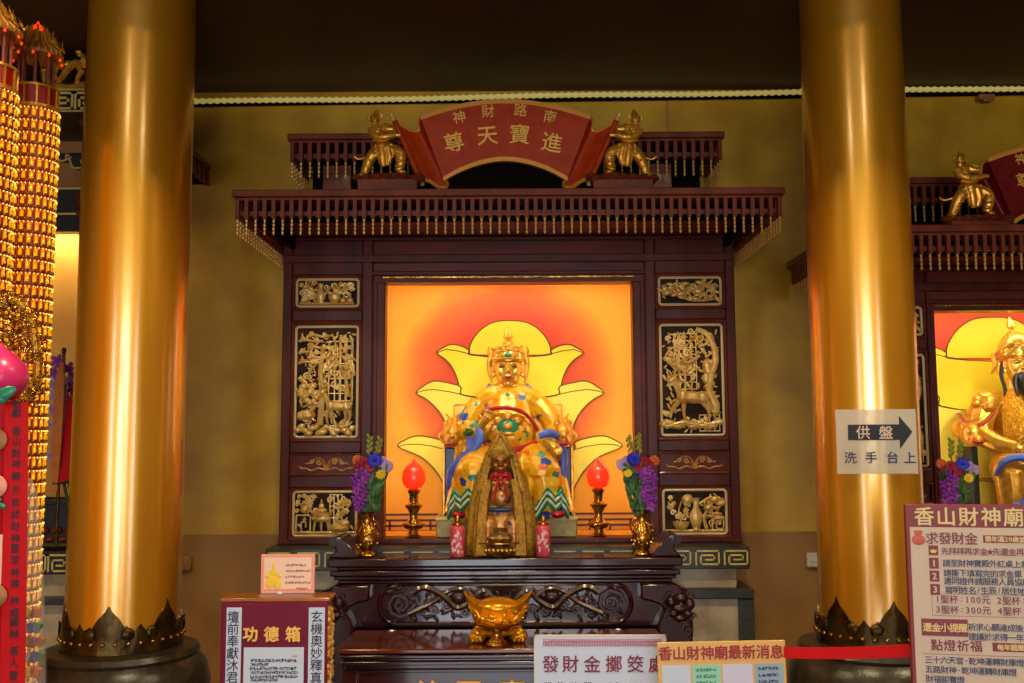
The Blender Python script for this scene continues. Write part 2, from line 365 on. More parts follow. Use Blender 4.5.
# ------------------------------------------------------------------ the setting
YW = 5.65; YC = 5.5; CX = X(509.5, 441, YC)
NIC = [(CX, 1.02, 2.62, .86), (2.92, .8, 2.45, .70)]           # niches cut into the back wall: centre, z0, z1, half width
zd = Z(533, YW)
def wall_back():
    mb = MB(); zt = 3.66
    edges = [-9.0]
    for cx, z0, z1, hw in NIC: edges += [cx - hw, cx + hw]
    edges.append(9.0)
    def col(x0, x1, za, zb):
        for k, a, b in ((1, za, min(zb, zd)), (0, max(za, zd), zb)):
            if b > a + 1e-4: mb.k = k; mb.box(x0, x1, YW, YW + .12, a, b)
    for i in range(0, len(edges), 2): col(edges[i], edges[i + 1], 0, zt)
    for cx, z0, z1, hw in NIC: col(cx - hw, cx + hw, 0, z0); col(cx - hw, cx + hw, z1, zt)
    struct(mb.build('wall_back', ['wall', 'dado'], smooth=False))
wall_back()
struct(MB().box(-9, 9, -6.5, 6.4, -.1, 0).build('floor', 'floor', smooth=False))
zc = 3.63
struct(MB().box(-9, 9, 3.2, 6.4, zc, zc + .1).build('ceiling', 'ceil', smooth=False))
struct(MB().box(-9, 9, 3.1, 3.25, zc, 5.35).build('trim_1', 'ceil', smooth=False))
struct(MB().box(-9, 9, -6.5, 3.12, 5.3, 5.4).build('ceiling', 'ceil', smooth=False))
for nm, x in (('wall_left', -9), ('wall_right', 9)):
    struct(MB().box(x - .06, x + .06, -6.5, 6.4, 0, 5.4).build(nm, 'plast', smooth=False))
# front wall with the tall open doorways that let the daylight in
DOORS = [(-4.9, -4.0), (-1.9, 1.5), (3.9, 4.8)]; DH = 3.3
mb = MB(); x = -9
for a, b in DOORS:
    mb.box(x, a, -6.5, -6.35, 0, 5.35); mb.box(a, b, -6.5, -6.35, DH, 5.35); x = b
mb.box(x, 9, -6.5, -6.35, 0, 5.35)
struct(mb.build('wall_front', 'plast', smooth=False))
# trim under the rope light and the joint line in the gold wall
a = P(150, 105, YW - .02); b = P(1090, 92, YW - .02)
struct(MB().tube([Vector((-9, YW - .01, a.z - (a.x + 9) * (b.z - a.z) / (b.x - a.x))), b + (b - a) * 2], .012, n=4).build('trim_2', 'black', smooth=False))
jx = X(667.5, 116, YW)
struct(MB().box(jx - .005, jx + .005, YW - .004, YW + .01, Z(133, YW), zc).build('trim_3', 'dado', smooth=False))
# LED rope light, ribbed
A = P(150, 102.6, YW - .06); B = P(1240, 84.7, YW - .06); n = 310
pts = []; rad = []
for i in range(n + 1):
    t = i / n; p = A.lerp(B, t); p.z += .004 * math.sin(t * 21) ; pts.append(p); rad.append(.019 if i % 2 else .011)
mb = MB(); mb.tube(pts, rad, n=7)
tag(mb.build('rope_light', 'rope', origin=A), 'long ribbed yellow rope light running along the top of the gold back wall', 'light')
p = P(985, 98, YW - .03)
mb = MB(); mb.cbox(p, (.09, .06, .03)); mb.cbox(p + Vector((0, -.02, -.02)), (.05, .03, .02))
tag(mb.build('wall_sensor', 'tan', origin=p, bevel=.004), 'small brown box fixed under the rope light at the upper right', 'sensor')
for px, py, w, lab in ((186, 563.5, .042, 'small beige wall socket beside the left gold column'), (813, 560, .05, 'pale beige wall socket half hidden by the right gold column')):
    p = P(px, py, YW - .012)
    r = thing('wall_socket', lab, 'socket', p)
    MB().cbox(p, (w * 1.5, .024, .078)).build('cover_plate', 'white' if px > 500 else 'tan', r, bevel=.005)
    MB().cbox(p + Vector((0, -.012, 0)), (w * .7, .006, .03)).build('outlet', 'white' if px > 500 else 'tan', r, bevel=.002)

# ------------------------------------------------------------------ the two gold columns
def column(cxpix, label, seed, rs):
    rnd = random.Random(seed); Y = 4.3; px0 = P(cxpix, 441, Y).x; zb = Z(652, Y - .25)
    r = thing('gold_column', label, 'column', (px0, Y, 0), 'gold columns')
    zt = zc
    prof = []
    for i in range(25):
        t = i / 24; z = zb + (zt - zb) * t; prof.append((rs - .003 * t + .0015 * math.sin(t * 9 + seed), z))
    MB().lathe((px0, Y, 0), prof, n=72).build('shaft', 'column', r)
    # scalloped bronze collar: tall ogee lobes alternating with low ones
    mb = MB(); n = 220; lobes = 6; R = rs + .0045
    ph0 = {1: -.12, 2: -.02}[seed]
    def top(a):
        u = (a / (2 * PI) * lobes + ph0) % 1.0
        d = abs(u - .5) * 2                     # 0 at the tall lobe centre, 1 between
        if d < .66:
            q = d / .66; h = .045 + .10 * (1 - q ** 2.6) + .045 * math.exp(-q * 7)
        else:
            q = (1 - d) / .34; h = .045 + .045 * (1 - q ** 2.2) + .022 * math.exp(-q * 6)
        return h
    vs = []; fs = []
    for i in range(n):
        a = 2 * PI * i / n; h = top(a)
        for rr, z in ((R - .008, zb - .01), (R + .01, zb - .01), (R + .007, zb + h * .6), (R + .002, zb + h), (R - .01, zb + h)):
            vs.append((px0 + rr * math.cos(a), Y + rr * math.sin(a), z))
    for i in range(n):
        for j in range(5): fs.append((i * 5 + j, ((i + 1) % n) * 5 + j, ((i + 1) % n) * 5 + (j + 1) % 5, i * 5 + (j + 1) % 5))
    mb.add(vs, fs); col = mb.build('bronze_collar', 'bronze', r)
    mb = MB()
    for i in range(lobes):                       # raised outlines and curls on every lobe
        for sgn in (-1, 1):
            pts = []
            for k in range(26):
                t = k / 25; ang = t * 4.6; rad = .034 * (1 - .72 * t)
                du = sgn * (.31 - .02) ; a = ((i + .5 - ph0 + sgn * .30) / lobes) * 2 * PI
                q = Vector((rad * math.cos(ang + 1.6) * sgn, 0, .055 + rad * math.sin(ang + 1.6)))
                a2 = a + q.x / R; pts.append((px0 + (R + .012) * math.cos(a2), Y + (R + .012) * math.sin(a2), zb + q.z + .01))
            mb.tube(pts, .0035, n=5); q = (i + .5 - ph0 + sgn * .30) / lobes * 2 * PI; mb.ell((px0 + (R + .006) * math.cos(q), Y + (R + .006) * math.sin(q), zb + .068), (.027, .011, .027), Matrix.Rotation(q + PI / 2, 3, 'Z'), 14, 8)
    mb.build('scroll_relief', 'bronze', col)
    mb = MB(); mb.ell((0, 0, 0), (.0095, .0095, .0095), nu=8, nv=6); first = None
    for i in range(32):
        a = 2 * PI * (i + .3) / 32; pos = Vector(((R + .011) * math.cos(a), (R + .011) * math.sin(a), zb + .032))
        if first is None: first = mb.build('stud', 'brass', r, local=True); first.location = pos
        else: inst(first, r, pos)
    prof = [(.27, zb - .012), (.305, zb - .02), (.315, zb - .04), (.308, zb - .055), (.318, zb - .065), (.345, zb - .10), (.36, zb - .17), (.355, zb - .26), (.33, zb - .36), (.31, zb - .42), (.34, zb - .45), (.36, zb - .5), (.36, .0)]
    MB().lathe((px0, Y, 0), [(.2, zb - .012)] + prof + [(.2, 0)], n=64).build('stone_base', 'stone', r)
    return r
column(129, 'tall gold column left of the main shrine, standing on a dark stone drum', 1, .229)
RC = column(866.5, 'tall gold column right of the main shrine with a translucent arrow sheet on it', 2, .219)

# ------------------------------------------------------------------ relief carving in the wooden panels
class Rel:
    def __init__(s, mb, ox, oz, Y, k=.0055, flip=False, W=60): s.mb, s.ox, s.oz, s.Y, s.k, s.fl, s.W = mb, ox, oz, Y, k, flip, W
    def p(s, x, z, d=0): x = s.W - x if s.fl else x; return Vector((s.ox + x * s.k, s.Y - d * s.k, s.oz + z * s.k))
    def t(s, pts, r, d=2, n=6, spl=True):
        q = [s.p(x, z, d + (e[0] if e else 0)) for x, z, *e in pts]
        if spl and len(q) > 2: q = spline(q, 5)
        m = len(q); r0, r1 = r if isinstance(r, tuple) else (r, r)
        s.mb.tube(q, [(r0 + (r1 - r0) * i / (m - 1)) * s.k for i in range(m)], n=n)
    def e(s, x, z, rx, rz, ry=None, d=2, ang=0, nu=10, nv=7):
        ang = -ang if s.fl else ang
        s.mb.ell(s.p(x, z, d), (rx * s.k, (ry or min(rx, rz)) * s.k, rz * s.k), Matrix.Rotation(-ang, 3, 'Y'), nu, nv)
    def curl(s, x, z, r, sg=1, d=2, w=.9, turns=1.4, a0=0):
        s.t([(x + r * (1 - i / 14 * .85) * math.cos(a0 + sg * i / 14 * turns * 2 * PI), z + r * (1 - i / 14 * .85) * math.sin(a0 + sg * i / 14 * turns * 2 * PI)) for i in range(15)], (w, w * .7), d, 5, False)
    def leaf(s, x, z, l, a, d=3): s.e(x + l * .5 * math.cos(a), z + l * .5 * math.sin(a), l * .5, l * .2, l * .15, d, a, 8, 5)
    def flower(s, x, z, r, d=3):
        for k in range(6): s.e(x + r * .6 * math.cos(k * PI / 3), z + r * .6 * math.sin(k * PI / 3), r * .42, r * .42, r * .3, d, 0, 7, 5)
        s.e(x, z, r * .34, r * .34, r * .4, d + .6, 0, 7, 5)
    def bamboo(s, x, z0, z1, d=1):
        z = z0
        while z < z1: s.t([(x, z), (x + .1, min(z + 7, z1))], .85, d, 6, False); s.e(x, z, 1.1, .5, .9, d, 0, 7, 5); z += 7.3
    def fret(s, x, z, w, h, d=1.5, t=1.1):
        for q in ([(0, 0), (0, 1), (1, 1), (1, 0), (.35, 0), (.35, .6), (.68, .6), (.68, .3)],):
            pts = [(s.p(x + a * w, z + b * h, d).x, s.p(x + a * w, z + b * h, d).z) for a, b in q]
            s.mb.stroke(pts, t * s.k, s.Y - (d + 1) * s.k, s.Y)
    def lattice(s, x0, x1, z0, z1, n, m, d=.6, t=.9):
        for i in range(n + 1): x = x0 + (x1 - x0) * i / n; s.mb.stroke([(s.p(x, z0).x, s.p(x, z0).z), (s.p(x, z1).x, s.p(x, z1).z)], t * s.k, s.Y - (d + .7) * s.k, s.Y)
        for i in range(m + 1): z = z0 + (z1 - z0) * i / m; s.mb.stroke([(s.p(x0, z).x, s.p(x0, z).z), (s.p(x1, z).x, s.p(x1, z).z)], t * s.k, s.Y - (d + .5) * s.k, s.Y)
    def deer(s, x, z, L, sg=1, run=0):
        y0 = s.Y; s.Y -= .010; s._deer(x, z, L, sg, run); s.Y = y0
    def _deer(s, x, z, L, sg=1, run=0):
        """body length L with (x,z) at the hind hoof line; sg=1 faces right"""
        X_ = lambda u: x + sg * u * L
        b = z + .62 * L
        s.e(X_(.42), b, .40 * L, .18 * L, .17 * L, 3.5, sg * .06)
        s.e(X_(.16), b - .01 * L, .20 * L, .19 * L, .17 * L, 3.6); s.e(X_(.70), b + .02 * L, .18 * L, .19 * L, .16 * L, 3.6)
        s.t([(X_(.76), b + .08 * L), (X_(.86), b + .30 * L), (X_(.92), b + .46 * L)], (.115 * L, .07 * L), 4)
        s.e(X_(1.0), b + .50 * L, .13 * L, .075 * L, .07 * L, 4.4, -sg * .35)
        s.t([(X_(.93), b + .56 * L), (X_(.84), b + .66 * L)], (.04 * L, .015 * L), 4.4)
        for q in ([(.95, .56), (.90, .74), (.98, .88)], [(.97, .56), (1.04, .72), (1.16, .80)], [(.92, .70), (.80, .80)]):
            s.t([(X_(a), b + c_ * L) for a, c_ in q], (.028 * L, .014 * L), 4.2)
        r = run * .16
        for hx, kx, fx, dd in ((.10, .02, .08, 3.2), (.22, .16, .24, 4.0), (.66, .68, .66, 3.2), (.78, .84 + r, .80 + r * 1.6, 4.0)):
            back = hx < .5
            s.t([(X_(hx), b - .06 * L), (X_(kx - (r if back else 0)), b - .34 * L), (X_(fx - (1.6 * r if back else 0)), b - .62 * L + (run * .05 * L))], (.085 * L, .03 * L), dd)
        s.t([(X_(.0), b + .06 * L), (X_(-.08), b + .12 * L)], (.05 * L, .02 * L), 3.4)
    def cloud(s, x, z, w):
        s.t([(x, z), (x + w * .3, z + 1.5), (x + w * .7, z - .5), (x + w, z + 1)], (1.7, 1.0), 2.5); s.curl(x + w * .15, z + 2.5, 2.2, 1, 3); s.curl(x + w * .75, z + 2.3, 1.9, -1, 3)
    def pot(s, x, z, h, w, prof):
        # carved vessel, half round
        for i in range(len(prof) - 1):
            (r0, t0), (r1, t1) = prof[i], prof[i + 1]
        n = len(prof); q = [s.p(x, z + t * h, 2.2) for r, t in prof]
        s.mb.tube(q, [max(r * w * s.k, .0004) for r, t in prof], n=12, flat=.6)
VASE = [(.55, 0), (.5, .06), (.62, .12), (.95, .35), (.9, .5), (.45, .68), (.36, .8), (.5, .95), (.6, 1)]
BOWL = [(.4, 0), (.4, .08), (.75, .3), (1, .7), (1, .9), (1.06, 1)]
def gilt_panel(parent, x0, x1, z0, z1, Y, kind, mirror=False, name='carved_panel'):
    """rounded pale frame with an open-work gilt carving in front of a dark ground"""
    k = .0055; W = (x1 - x0) / k; H = (z1 - z0) / k; rr = .016
    loop = []
    for cx_, cz_, a in ((x1 - rr, z1 - rr, 0), (x0 + rr, z1 - rr, PI / 2), (x0 + rr, z0 + rr, PI), (x1 - rr, z0 + rr, 1.5 * PI)):
        loop += [Vector((px, Y - .012, pz)) for px, pz in arc(cx_, cz_, rr, a, a + PI / 2, 4)]
    fr = MB().tube(loop, .0078, n=6, closed=True).build(name, 'cream', parent)
    MB().box(x0, x1, Y - .004, Y + .004, z0, z1).build('ground', 'reliefground', fr, smooth=False)
    mb = MB(); R = Rel(mb, x0, z0, Y - .004, k, mirror, W); rnd = random.Random(kind)
    sk = {'deer_left': (26, 60, 8, 46), 'deer_right': (6, 50, 14, 50), 'urn': (14, 44, 2, 38), 'vase': (8, 42, 2, 38), 'pots': (18, 46, 0, 24)}.get(kind, (0, 0, 0, 0))
    for i in range(int(W * H / 30)):
        u, v, a = rnd.uniform(6, W - 6), rnd.uniform(6, H - 6), rnd.uniform(0, 6.28)
        if not (sk[0] < u < sk[1] and sk[2] < v < sk[3]): R.leaf(u, v, rnd.uniform(4, 6.5), a, rnd.uniform(.2, 1.2))
    for i in range(int(W * H / 260)): R.curl(rnd.uniform(6, W - 6), rnd.uniform(6, H - 6), rnd.uniform(2.5, 4), rnd.choice((-1, 1)), .8, 1.0)
    if kind == 'deer_left':
        R.lattice(33, 57, 36, 96, 4, 8); R.t([(25, 12), (27, 40), (25, 66), (28, 92)], (3.4, 2.2), 1.5)
        for x in (44, 50, 56): R.bamboo(x, 22, 100)
        R.t([(34, 92), (42, 76), (50, 60), (54, 40)], (1.1, 1.8), 3)
        for i in range(46): R.leaf(rnd.uniform(30, 58), rnd.uniform(64, 104), rnd.uniform(5, 9), rnd.uniform(-2.4, -.6), rnd.uniform(1, 4))
        for z in (96, 84, 74): R.cloud(3, z, 24); R.cloud(12, z + 5, 22)
        for i in range(7): R.e(5 + i * 3, 46 + 5 * math.sin(i * 2), 5, 3.4, 3, 2, .5); R.e(6 + i * 3, 38 + 4 * math.cos(i), 4, 3, 3, 3)
        R.t([(4, 60), (12, 52), (20, 44), (27, 42)], (3, 1.5), 2.5); R.t([(12, 58), (16, 70), (14, 80)], (1.5, .8), 2)
        R.e(12, 22, 9, 5.5, 4, 3.5); R.t([(16, 24), (20, 31)], (3, 2), 4); R.e(21, 33, 3, 2, 2, 4.6); R.e(6, 21, 4, 4.4, 4, 3.8)
        R.t([(17, 18), (21, 16)], 1.2, 4); R.t([(8, 17), (12, 15)], 1.3, 4)
        R.deer(56, 13, 28, -1)
        for i in range(16): R.e(3 + i * 3.6, 7 + 3.5 * math.sin(i * 1.7), 4.5, 3, 3, 2.2, rnd.uniform(-.6, .6))
        for i in range(8): R.leaf(45 + rnd.uniform(-4, 9), 10, 9, .6 + i * .28, 3.5)
        R.curl(38, 8, 4, 1, 4); R.curl(28, 7, 3.4, -1, 4); R.flower(50, 13, 3.4, 4)
    elif kind == 'deer_right':
        R.lattice(14, 36, 46, 102, 4, 8); R.lattice(38, 58, 4, 20, 4, 2)
        for x in (18, 24, 31): R.bamboo(x, 40, 104)
        R.t([(36, 106), (46, 102), (53, 90), (55, 74), (50, 60), (48, 44), (54, 30), (52, 22)], (2.6, 4.6), 3, 8)
        R.t([(50, 96), (44, 90), (38, 88)], (2, .8), 3); R.t([(53, 84), (46, 78)], (1.8, .8), 3); R.e(47, 66, 5, 9, 4, 3.5, .3); R.e(45, 56, 4, 6, 3, 4)
        for i in range(60): R.leaf(rnd.uniform(3, 48), rnd.uniform(52, 104), rnd.uniform(4, 8), rnd.uniform(-2.8, .2), rnd.uniform(1, 4))
        for x, z in ((8, 74), (12, 70), (26, 72), (33, 76), (20, 66)): R.t([(x - 5, z + 4), (x, z), (x + 6, z + 3)], (2.4, 1.2), 4)
        R.deer(46, 15, 36, -1, 1); R.t([(44, 48), (49, 52), (52, 50)], (2, .8), 4)
        for i in range(22): R.leaf(rnd.uniform(4, 14), rnd.uniform(18, 56), 7, rnd.uniform(0, 3), 2.5)
        for i in range(17): R.e(2 + i * 3.5, 11 + 2.4 * math.sin(i * 1.3), 4.6, 3.2, 3, 2.2, rnd.uniform(-.4, .4))
        R.t([(3, 8), (20, 12), (40, 9), (58, 13)], 2.4, 3)
    elif kind == 'pots':
        for i in range(16): R.curl(rnd.uniform(4, 18), rnd.uniform(5, 24), rnd.uniform(2, 3.4), 1, 2)
        R.t([(4, 14), (12, 20), (20, 24)], (1.2, .7), 2); R.pot(24, 3, 20, 5.5, VASE); R.t([(21, 20), (18, 15), (21, 9)], .8, 3); R.t([(27, 20), (30, 15), (27, 9)], .8, 3)
        R.pot(38, 3, 8, 6, BOWL)
        for i in range(16): R.leaf(38, 11, rnd.uniform(6, 13), rnd.uniform(.4, 2.7), 3)
        for x in (47, 54): R.e(x, 6, 3.6, 3.2, 3, 3); R.t([(x, 9), (x + 1, 12)], .6, 3)
        for i in range(8): R.curl(rnd.uniform(44, 57), rnd.uniform(13, 23), 2.6, -1, 2)
        R.t([(3, 3), (58, 3)], 1.4, 2); R.flower(50, 19, 3.4)
    elif kind == 'cranes':
        for i in range(26): R.leaf(rnd.uniform(3, 57), rnd.uniform(4, 24), rnd.uniform(6, 11), rnd.uniform(-.9, .9), rnd.uniform(1, 3))
        R.t([(4, 20), (10, 14), (18, 10), (30, 5), (44, 4), (57, 6)], (1.6, 1.2), 2); R.t([(40, 6), (50, 14), (57, 22)], (1.4, .6), 2); R.t([(44, 22), (52, 16), (58, 8)], (1.2, .6), 2.5)
        for x, z in ((8, 12), (22, 11), (40, 14)): R.e(x, z, 6, 3, 2.6, 4, .3); R.t([(x + 4, z + 2), (x + 7, z + 6), (x + 10, z + 6)], (1.3, .6), 4); R.leaf(x - 3, z, 9, 2.6, 4.4); R.leaf(x - 1, z, 9, 2.1, 4.4)
        R.flower(30, 16, 3.4); R.flower(49, 19, 3.0)
    elif kind == 'urn':
        R.fret(3, 4, 14, 16, 2); R.lattice(36, 48, 6, 40, 3, 3)
        R.flower(15, 32, 5); R.e(11, 26, 4, 4, 3, 3); R.flower(47, 30, 4.6); R.flower(54, 32, 4); R.flower(52, 24, 3.6)
        R.pot(28, 14, 9, 10, BOWL); R.e(28, 17, 10, 4, 5, 3); R.t([(20, 20), (17, 26)], 1.2, 3); R.t([(36, 20), (39, 26)], 1.2, 3)
        for x in (22, 28, 34): R.t([(x, 14), (x + (x - 28) * .25, 5)], (1.6, 1.0), 3)
        R.e(28, 25, 6, 2.4, 3, 3); R.e(28, 29, 3, 3, 2.6, 3); R.t([(28, 32), (28, 36)], (1.4, .6), 3)
        R.e(46, 8, 10, 5, 5, 3); R.e(50, 12, 6, 4, 4, 3.5); R.t([(40, 10), (44, 17), (50, 20)], (1.6, .7), 3)
        for i in range(12): R.curl(rnd.uniform(3, 20), rnd.uniform(22, 40), 2.2, 1, 2)
        R.t([(2, 3), (60, 3)], 1.5, 2)
    else:
        R.pot(32, 4, 31, 7, VASE); R.pot(17, 3, 9, 8, BOWL); R.fret(48, 5, 11, 12, 2)
        for i in range(10): R.flower(rnd.uniform(5, 26), rnd.uniform(14, 36), rnd.uniform(2.2, 3.6), rnd.uniform(2, 4))
        R.t([(17, 12), (15, 22), (18, 32)], .9, 2); R.t([(18, 14), (22, 24), (20, 34)], .9, 2)
        for i in range(26): R.leaf(rnd.uniform(38, 54), rnd.uniform(14, 34), rnd.uniform(5, 9), rnd.uniform(-.5, 3.4), rnd.uniform(2, 4))
        R.t([(42, 5), (40, 16), (46, 28), (56, 36)], (2, 1), 3); R.t([(36, 30), (48, 36), (58, 30)], (1.4, .8), 3)
        for x, z in ((50, 34), (44, 26), (57, 30)): R.e(x, z, 5, 3, 3, 4, .4)
        R.e(24, 34, 6, 5, 3, 3); R.t([(2, 3), (60, 3)], 1.5, 2)
    mb.build('relief', 'carve', fr)
    return fr

# ------------------------------------------------------------------ shrine cabinet
def cabinet(cx, dz, oh, gap, hw, label, kinds, mirrorset):
    zf = lambda py: Z(py, YC) + dz
    root = thing('shrine_cabinet', label, 'shrine', (cx, YC, zf(543)), 'carved shrine cabinets')
    F0, F1 = YC, YC + .09
    ztop = Z(196, 4.65) - .02 + (0 if oh > .6 else -.185)
    for sg in (-1, 1):
        xs = lambda u0, u1: (cx + min(sg * u0, sg * u1), cx + max(sg * u0, sg * u1))
        b = MB(); a0, a1 = xs(oh + .012, hw); b.box(a0, a1, YC + .035, YW + .0, zf(543), ztop); b.build('side_body', 'wood2', root, smooth=False)
        mb = MB(); p0 = oh + gap; p1 = p0 + .342; w = .024
        for u0, u1 in ((p1 + w, hw), (oh + gap * .45, p0 - w)):
            a0, a1 = xs(u0, u1); mb.box(a0, a1, F0, F1, zf(543), ztop)
        a0, a1 = xs(p0 - w, p1 + w)
        for q0, q1 in ((None, 274), (309, 320), (441, 452), (475, 487), (539, 543)): mb.box(a0, a1, F0 + .004, F1, zf(q1), zf(q0) if q0 else ztop)
        mb.build('face_frame', 'wood', root, bevel=.006)
        mb = MB()
        for q0, q1 in ((274, 309), (320, 441), (452, 475), (487, 539)):   # quarter-round moulding round each recess
            e0, e1 = xs(p0 - w + .004, p1 + w - .004); loop = [Vector((e0, F0 + .018, zf(q0) - .006)), Vector((e1, F0 + .018, zf(q0) - .006)), Vector((e1, F0 + .018, zf(q1) + .006)), Vector((e0, F0 + .018, zf(q1) + .006))]
            for i in range(4): mb.tube([loop[i], loop[(i + 1) % 4]], .009, n=6)
        mb.build('panel_moulding', 'redwood', root)
        # slim post and inner reveal beside the niche
        mb = MB(); a0, a1 = xs(oh, oh + gap * .32); mb.box(a0, a1, F0 + .03, F1 + .05, zf(543), zf(281)); mb.build('niche_post', 'wood2', root, bevel=.006)
        mb = MB(); a0, a1 = xs(oh + gap * .32, oh + gap * .5); mb.box(a0, a1, F0 + .05, F1 + .02, zf(543), zf(270)); mb.build('reveal_strip', 'wood', root, smooth=False)
        x0, x1 = xs(p0, p1); mir = sg > 0
        kk = kinds[0] if sg < 0 else kinds[1]
        gilt_panel(root, x0, x1, zf(305), zf(278), YC + .03, kk[0])
        gilt_panel(root, x0, x1, zf(436), zf(325.5), YC + .03, kk[1])
        gilt_panel(root, x0, x1, zf(535), zf(491), YC + .03, kk[2])
        # scrolled gold ornament on the third panel
        mb = MB(); R = Rel(mb, x0, zf(475), YC + .034, .0055)
        for s2 in (-1, 1):
            R.t([(32, 5.5), (32 + s2 * 8, 7.5), (32 + s2 * 15, 5.2), (32 + s2 * 20, 7.2), (32 + s2 * 26, 7.6), (32 + s2 * 28, 9.5)], (1.0, .7), 1)
            R.curl(32 + s2 * 8, 13.5, 3.0, s2, 1, .8); R.curl(32 + s2 * 15, 13.5, 2.4, -s2, 1, .8)
            R.t([(32, 9), (32 + s2 * 5, 16.5), (32 + s2 * 12, 16.8), (32 + s2 * 19, 12), (32 + s2 * 21, 13)], (.9, .6), 1)
            R.t([(32 + s2 * 1, 7), (32 + s2 * 4, 12)], (.9, .6), 1)
        R.e(32, 8, 2, 2.4, 1.4, 1)
        mb.build('scroll_ornament', 'goldpaint', root)
    mb = MB(); mb.box(cx - hw, cx + hw, F0 + .03, YW - .001, zf(281), ztop); mb.build('header_board', 'wood2', root, smooth=False)
    mb = MB()
    mb.box(cx - hw, cx + hw, F0 - .012, F1, ztop - .02, ztop); mb.box(cx - hw, cx + hw, F0 - .008, F1, zf(262), zf(254)); mb.box(cx - oh - gap * .6, cx + oh + gap * .6, F0 + .002, F1, zf(274.5), zf(270.5))
    mb.build('header_moulding', 'wood', root, bevel=.005)
    mb = MB(); mb.box(cx - oh - .01, cx + oh + .01, F0 + .016, F0 + .03, zf(277), zf(275.6)); mb.build('brass_strip', 'brass', root, smooth=False)
    mb = MB(); mb.box(cx - hw, cx + hw, F0 - .02, YW - .001, zf(543) - .001, zf(538)); mb.build('sill', 'wood', root, bevel=.004)
    # niche lining: floor, sides, top
    n = min([q for q in NIC], key=lambda q: abs(q[0] - cx)); nh = n[3] - .01; t = .015
    mb = MB(); z0, z1 = n[1] + .0, n[2]
    zfl = zf(538)
    for sg in (-1, 1): a = cx + sg * nh; mb.box(min(a, a - sg * t), max(a, a - sg * t), YW + .001, 6.04, n[1] + .005, n[2] - .005)
    mb.box(cx - nh, cx + nh, YW + .001, 6.04, n[2] - .02, n[2] - .005); mb.box(cx - nh, cx + nh, YW + .001, 6.04, n[1] + .005, zfl)
    mb.build('niche_lining', 'lining', root, smooth=False)
    return root, zf
SH, ZF = cabinet(CX, 0, .69, .148, 1.255, 'large dark wood shrine cabinet with gilt deer panels in the centre of the wall', (('pots', 'deer_left', 'urn'), ('cranes', 'deer_right', 'vase')), 0)
SH2, ZF2 = cabinet(2.92, -.175, .565, .08, 1.05, 'dark wood shrine cabinet at the right edge, partly behind the right gold column', (('cranes', 'deer_right', 'vase'), ('pots', 'deer_left', 'urn')), 0)

# ------------------------------------------------------------------ painted niche backdrops: lotus throne rising in layers
def backdrop(root, cx, zbot, ztop, hw, cpx, f, band=True):
    """f(px,py) turns photograph-like painting coordinates into (x,z) on the painting"""
    Y = 6.0
    x0, z0 = f(508, 400)
    pm = painting_mat('airbrushed_red_orange_backdrop', x0 - cx, z0 - root.location.z, 1 / ((f(608, 400)[0] - x0) * 1.25))
    pb = MB().box(cx - hw, cx + hw, Y, Y + .03, zbot, ztop).build('painted_backdrop', pm, root, smooth=False)
    q = lambda pts: [f(380 + a / 3.254, 270 + b / 3.254) for a, b in pts]
    def mir(pts): return [(846 - a, b) for a, b in reversed(pts)]
    layers = [
        ([(290, 275), (292, 250), (305, 222), (330, 193), (365, 172), (400, 165)], [(290, 300)], 'petal1', None),
        ([(262, 430), (256, 370), (238, 322), (215, 293), (185, 270), (205, 254), (230, 243), (262, 247), (290, 262), (291, 275), (350, 282)], None, 'petal1', [(185, 270), (215, 259), (250, 263), (290, 273), (350, 282), (423, 285)]),
        ([(232, 600), (222, 530), (205, 480), (180, 446), (150, 420), (118, 400), (145, 376), (175, 362), (215, 366), (262, 380), (264, 404), (310, 414)], None, 'petal2', [(118, 400), (145, 392), (175, 389), (225, 396), (264, 405), (310, 414), (423, 425)]),
        ([(236, 800), (225, 740), (205, 690), (175, 645), (130, 606), (60, 575), (85, 552), (120, 540), (165, 545), (212, 560), (216, 584), (300, 604)], None, 'petal2', [(60, 575), (90, 567), (130, 567), (175, 574), (216, 585), (300, 604), (423, 610)])]
    for i, (half, _, mm, line) in enumerate(layers):
        ya = Y - .004 * (i + 1)
        head = half[0]; hs = [(p.x, p.y) for p in spline([Vector((u, v, 0)) for u, v in half], 4)]; half = hs
        pts = half + mir(half); pts = q(pts)
        o = MB().prism(pts, ya, ya + .003).build('painted_petal', mm, pb, smooth=False)
        mb = MB(); edge = q(half); w = .0075
        mb.stroke(edge, w, ya - .001, ya + .001); mb.stroke(q(mir(half)), w, ya - .001, ya + .001)
        if i == 0: mb.stroke([edge[-1]] + [q(mir(half))[0]], w, ya - .001, ya + .001)
        if line: mb.stroke(q(line), w * .8, ya - .001, ya + .001); mb.stroke(q(mir(line)), w * .8, ya - .001, ya + .001)
        mb.build('petal_outline', 'petalO', pb, smooth=False)
    if band:
        za, zb_ = f(508, 538)[1], f(508, 513)[1]
        MB().box(cx - hw, cx + hw, Y - .022, Y - .001, za, zb_).build('dado_band', mat('dado_yellow', c(228, 150, 40), rough=.5), root, smooth=False)
        mb = MB(); h = zb_ - za
        for k, t in enumerate((.05, .3, .52, .74, .97)): mb.box(cx - hw, cx + hw, Y - .025, Y - .02, za + h * t - .006, za + h * t + .006)
        for sg in (-1, 1):
            for j in range(4): a = cx + sg * (.47 + .0 * j + j * .12); mb.box(a - .006, a + .006, Y - .025, Y - .02, za + h * (.05 if j % 2 else .3), za + h * (.52 if j % 2 else .74))
        mb.build('band_lines', mat('band_brown', c(84, 36, 12), rough=.5), root, smooth=False)
fm = lambda px, py: (P(px, py, 6.0).x, P(px, py, 6.0).z)
backdrop(SH, CX, 1.0, 2.6, .845, 508, fm)
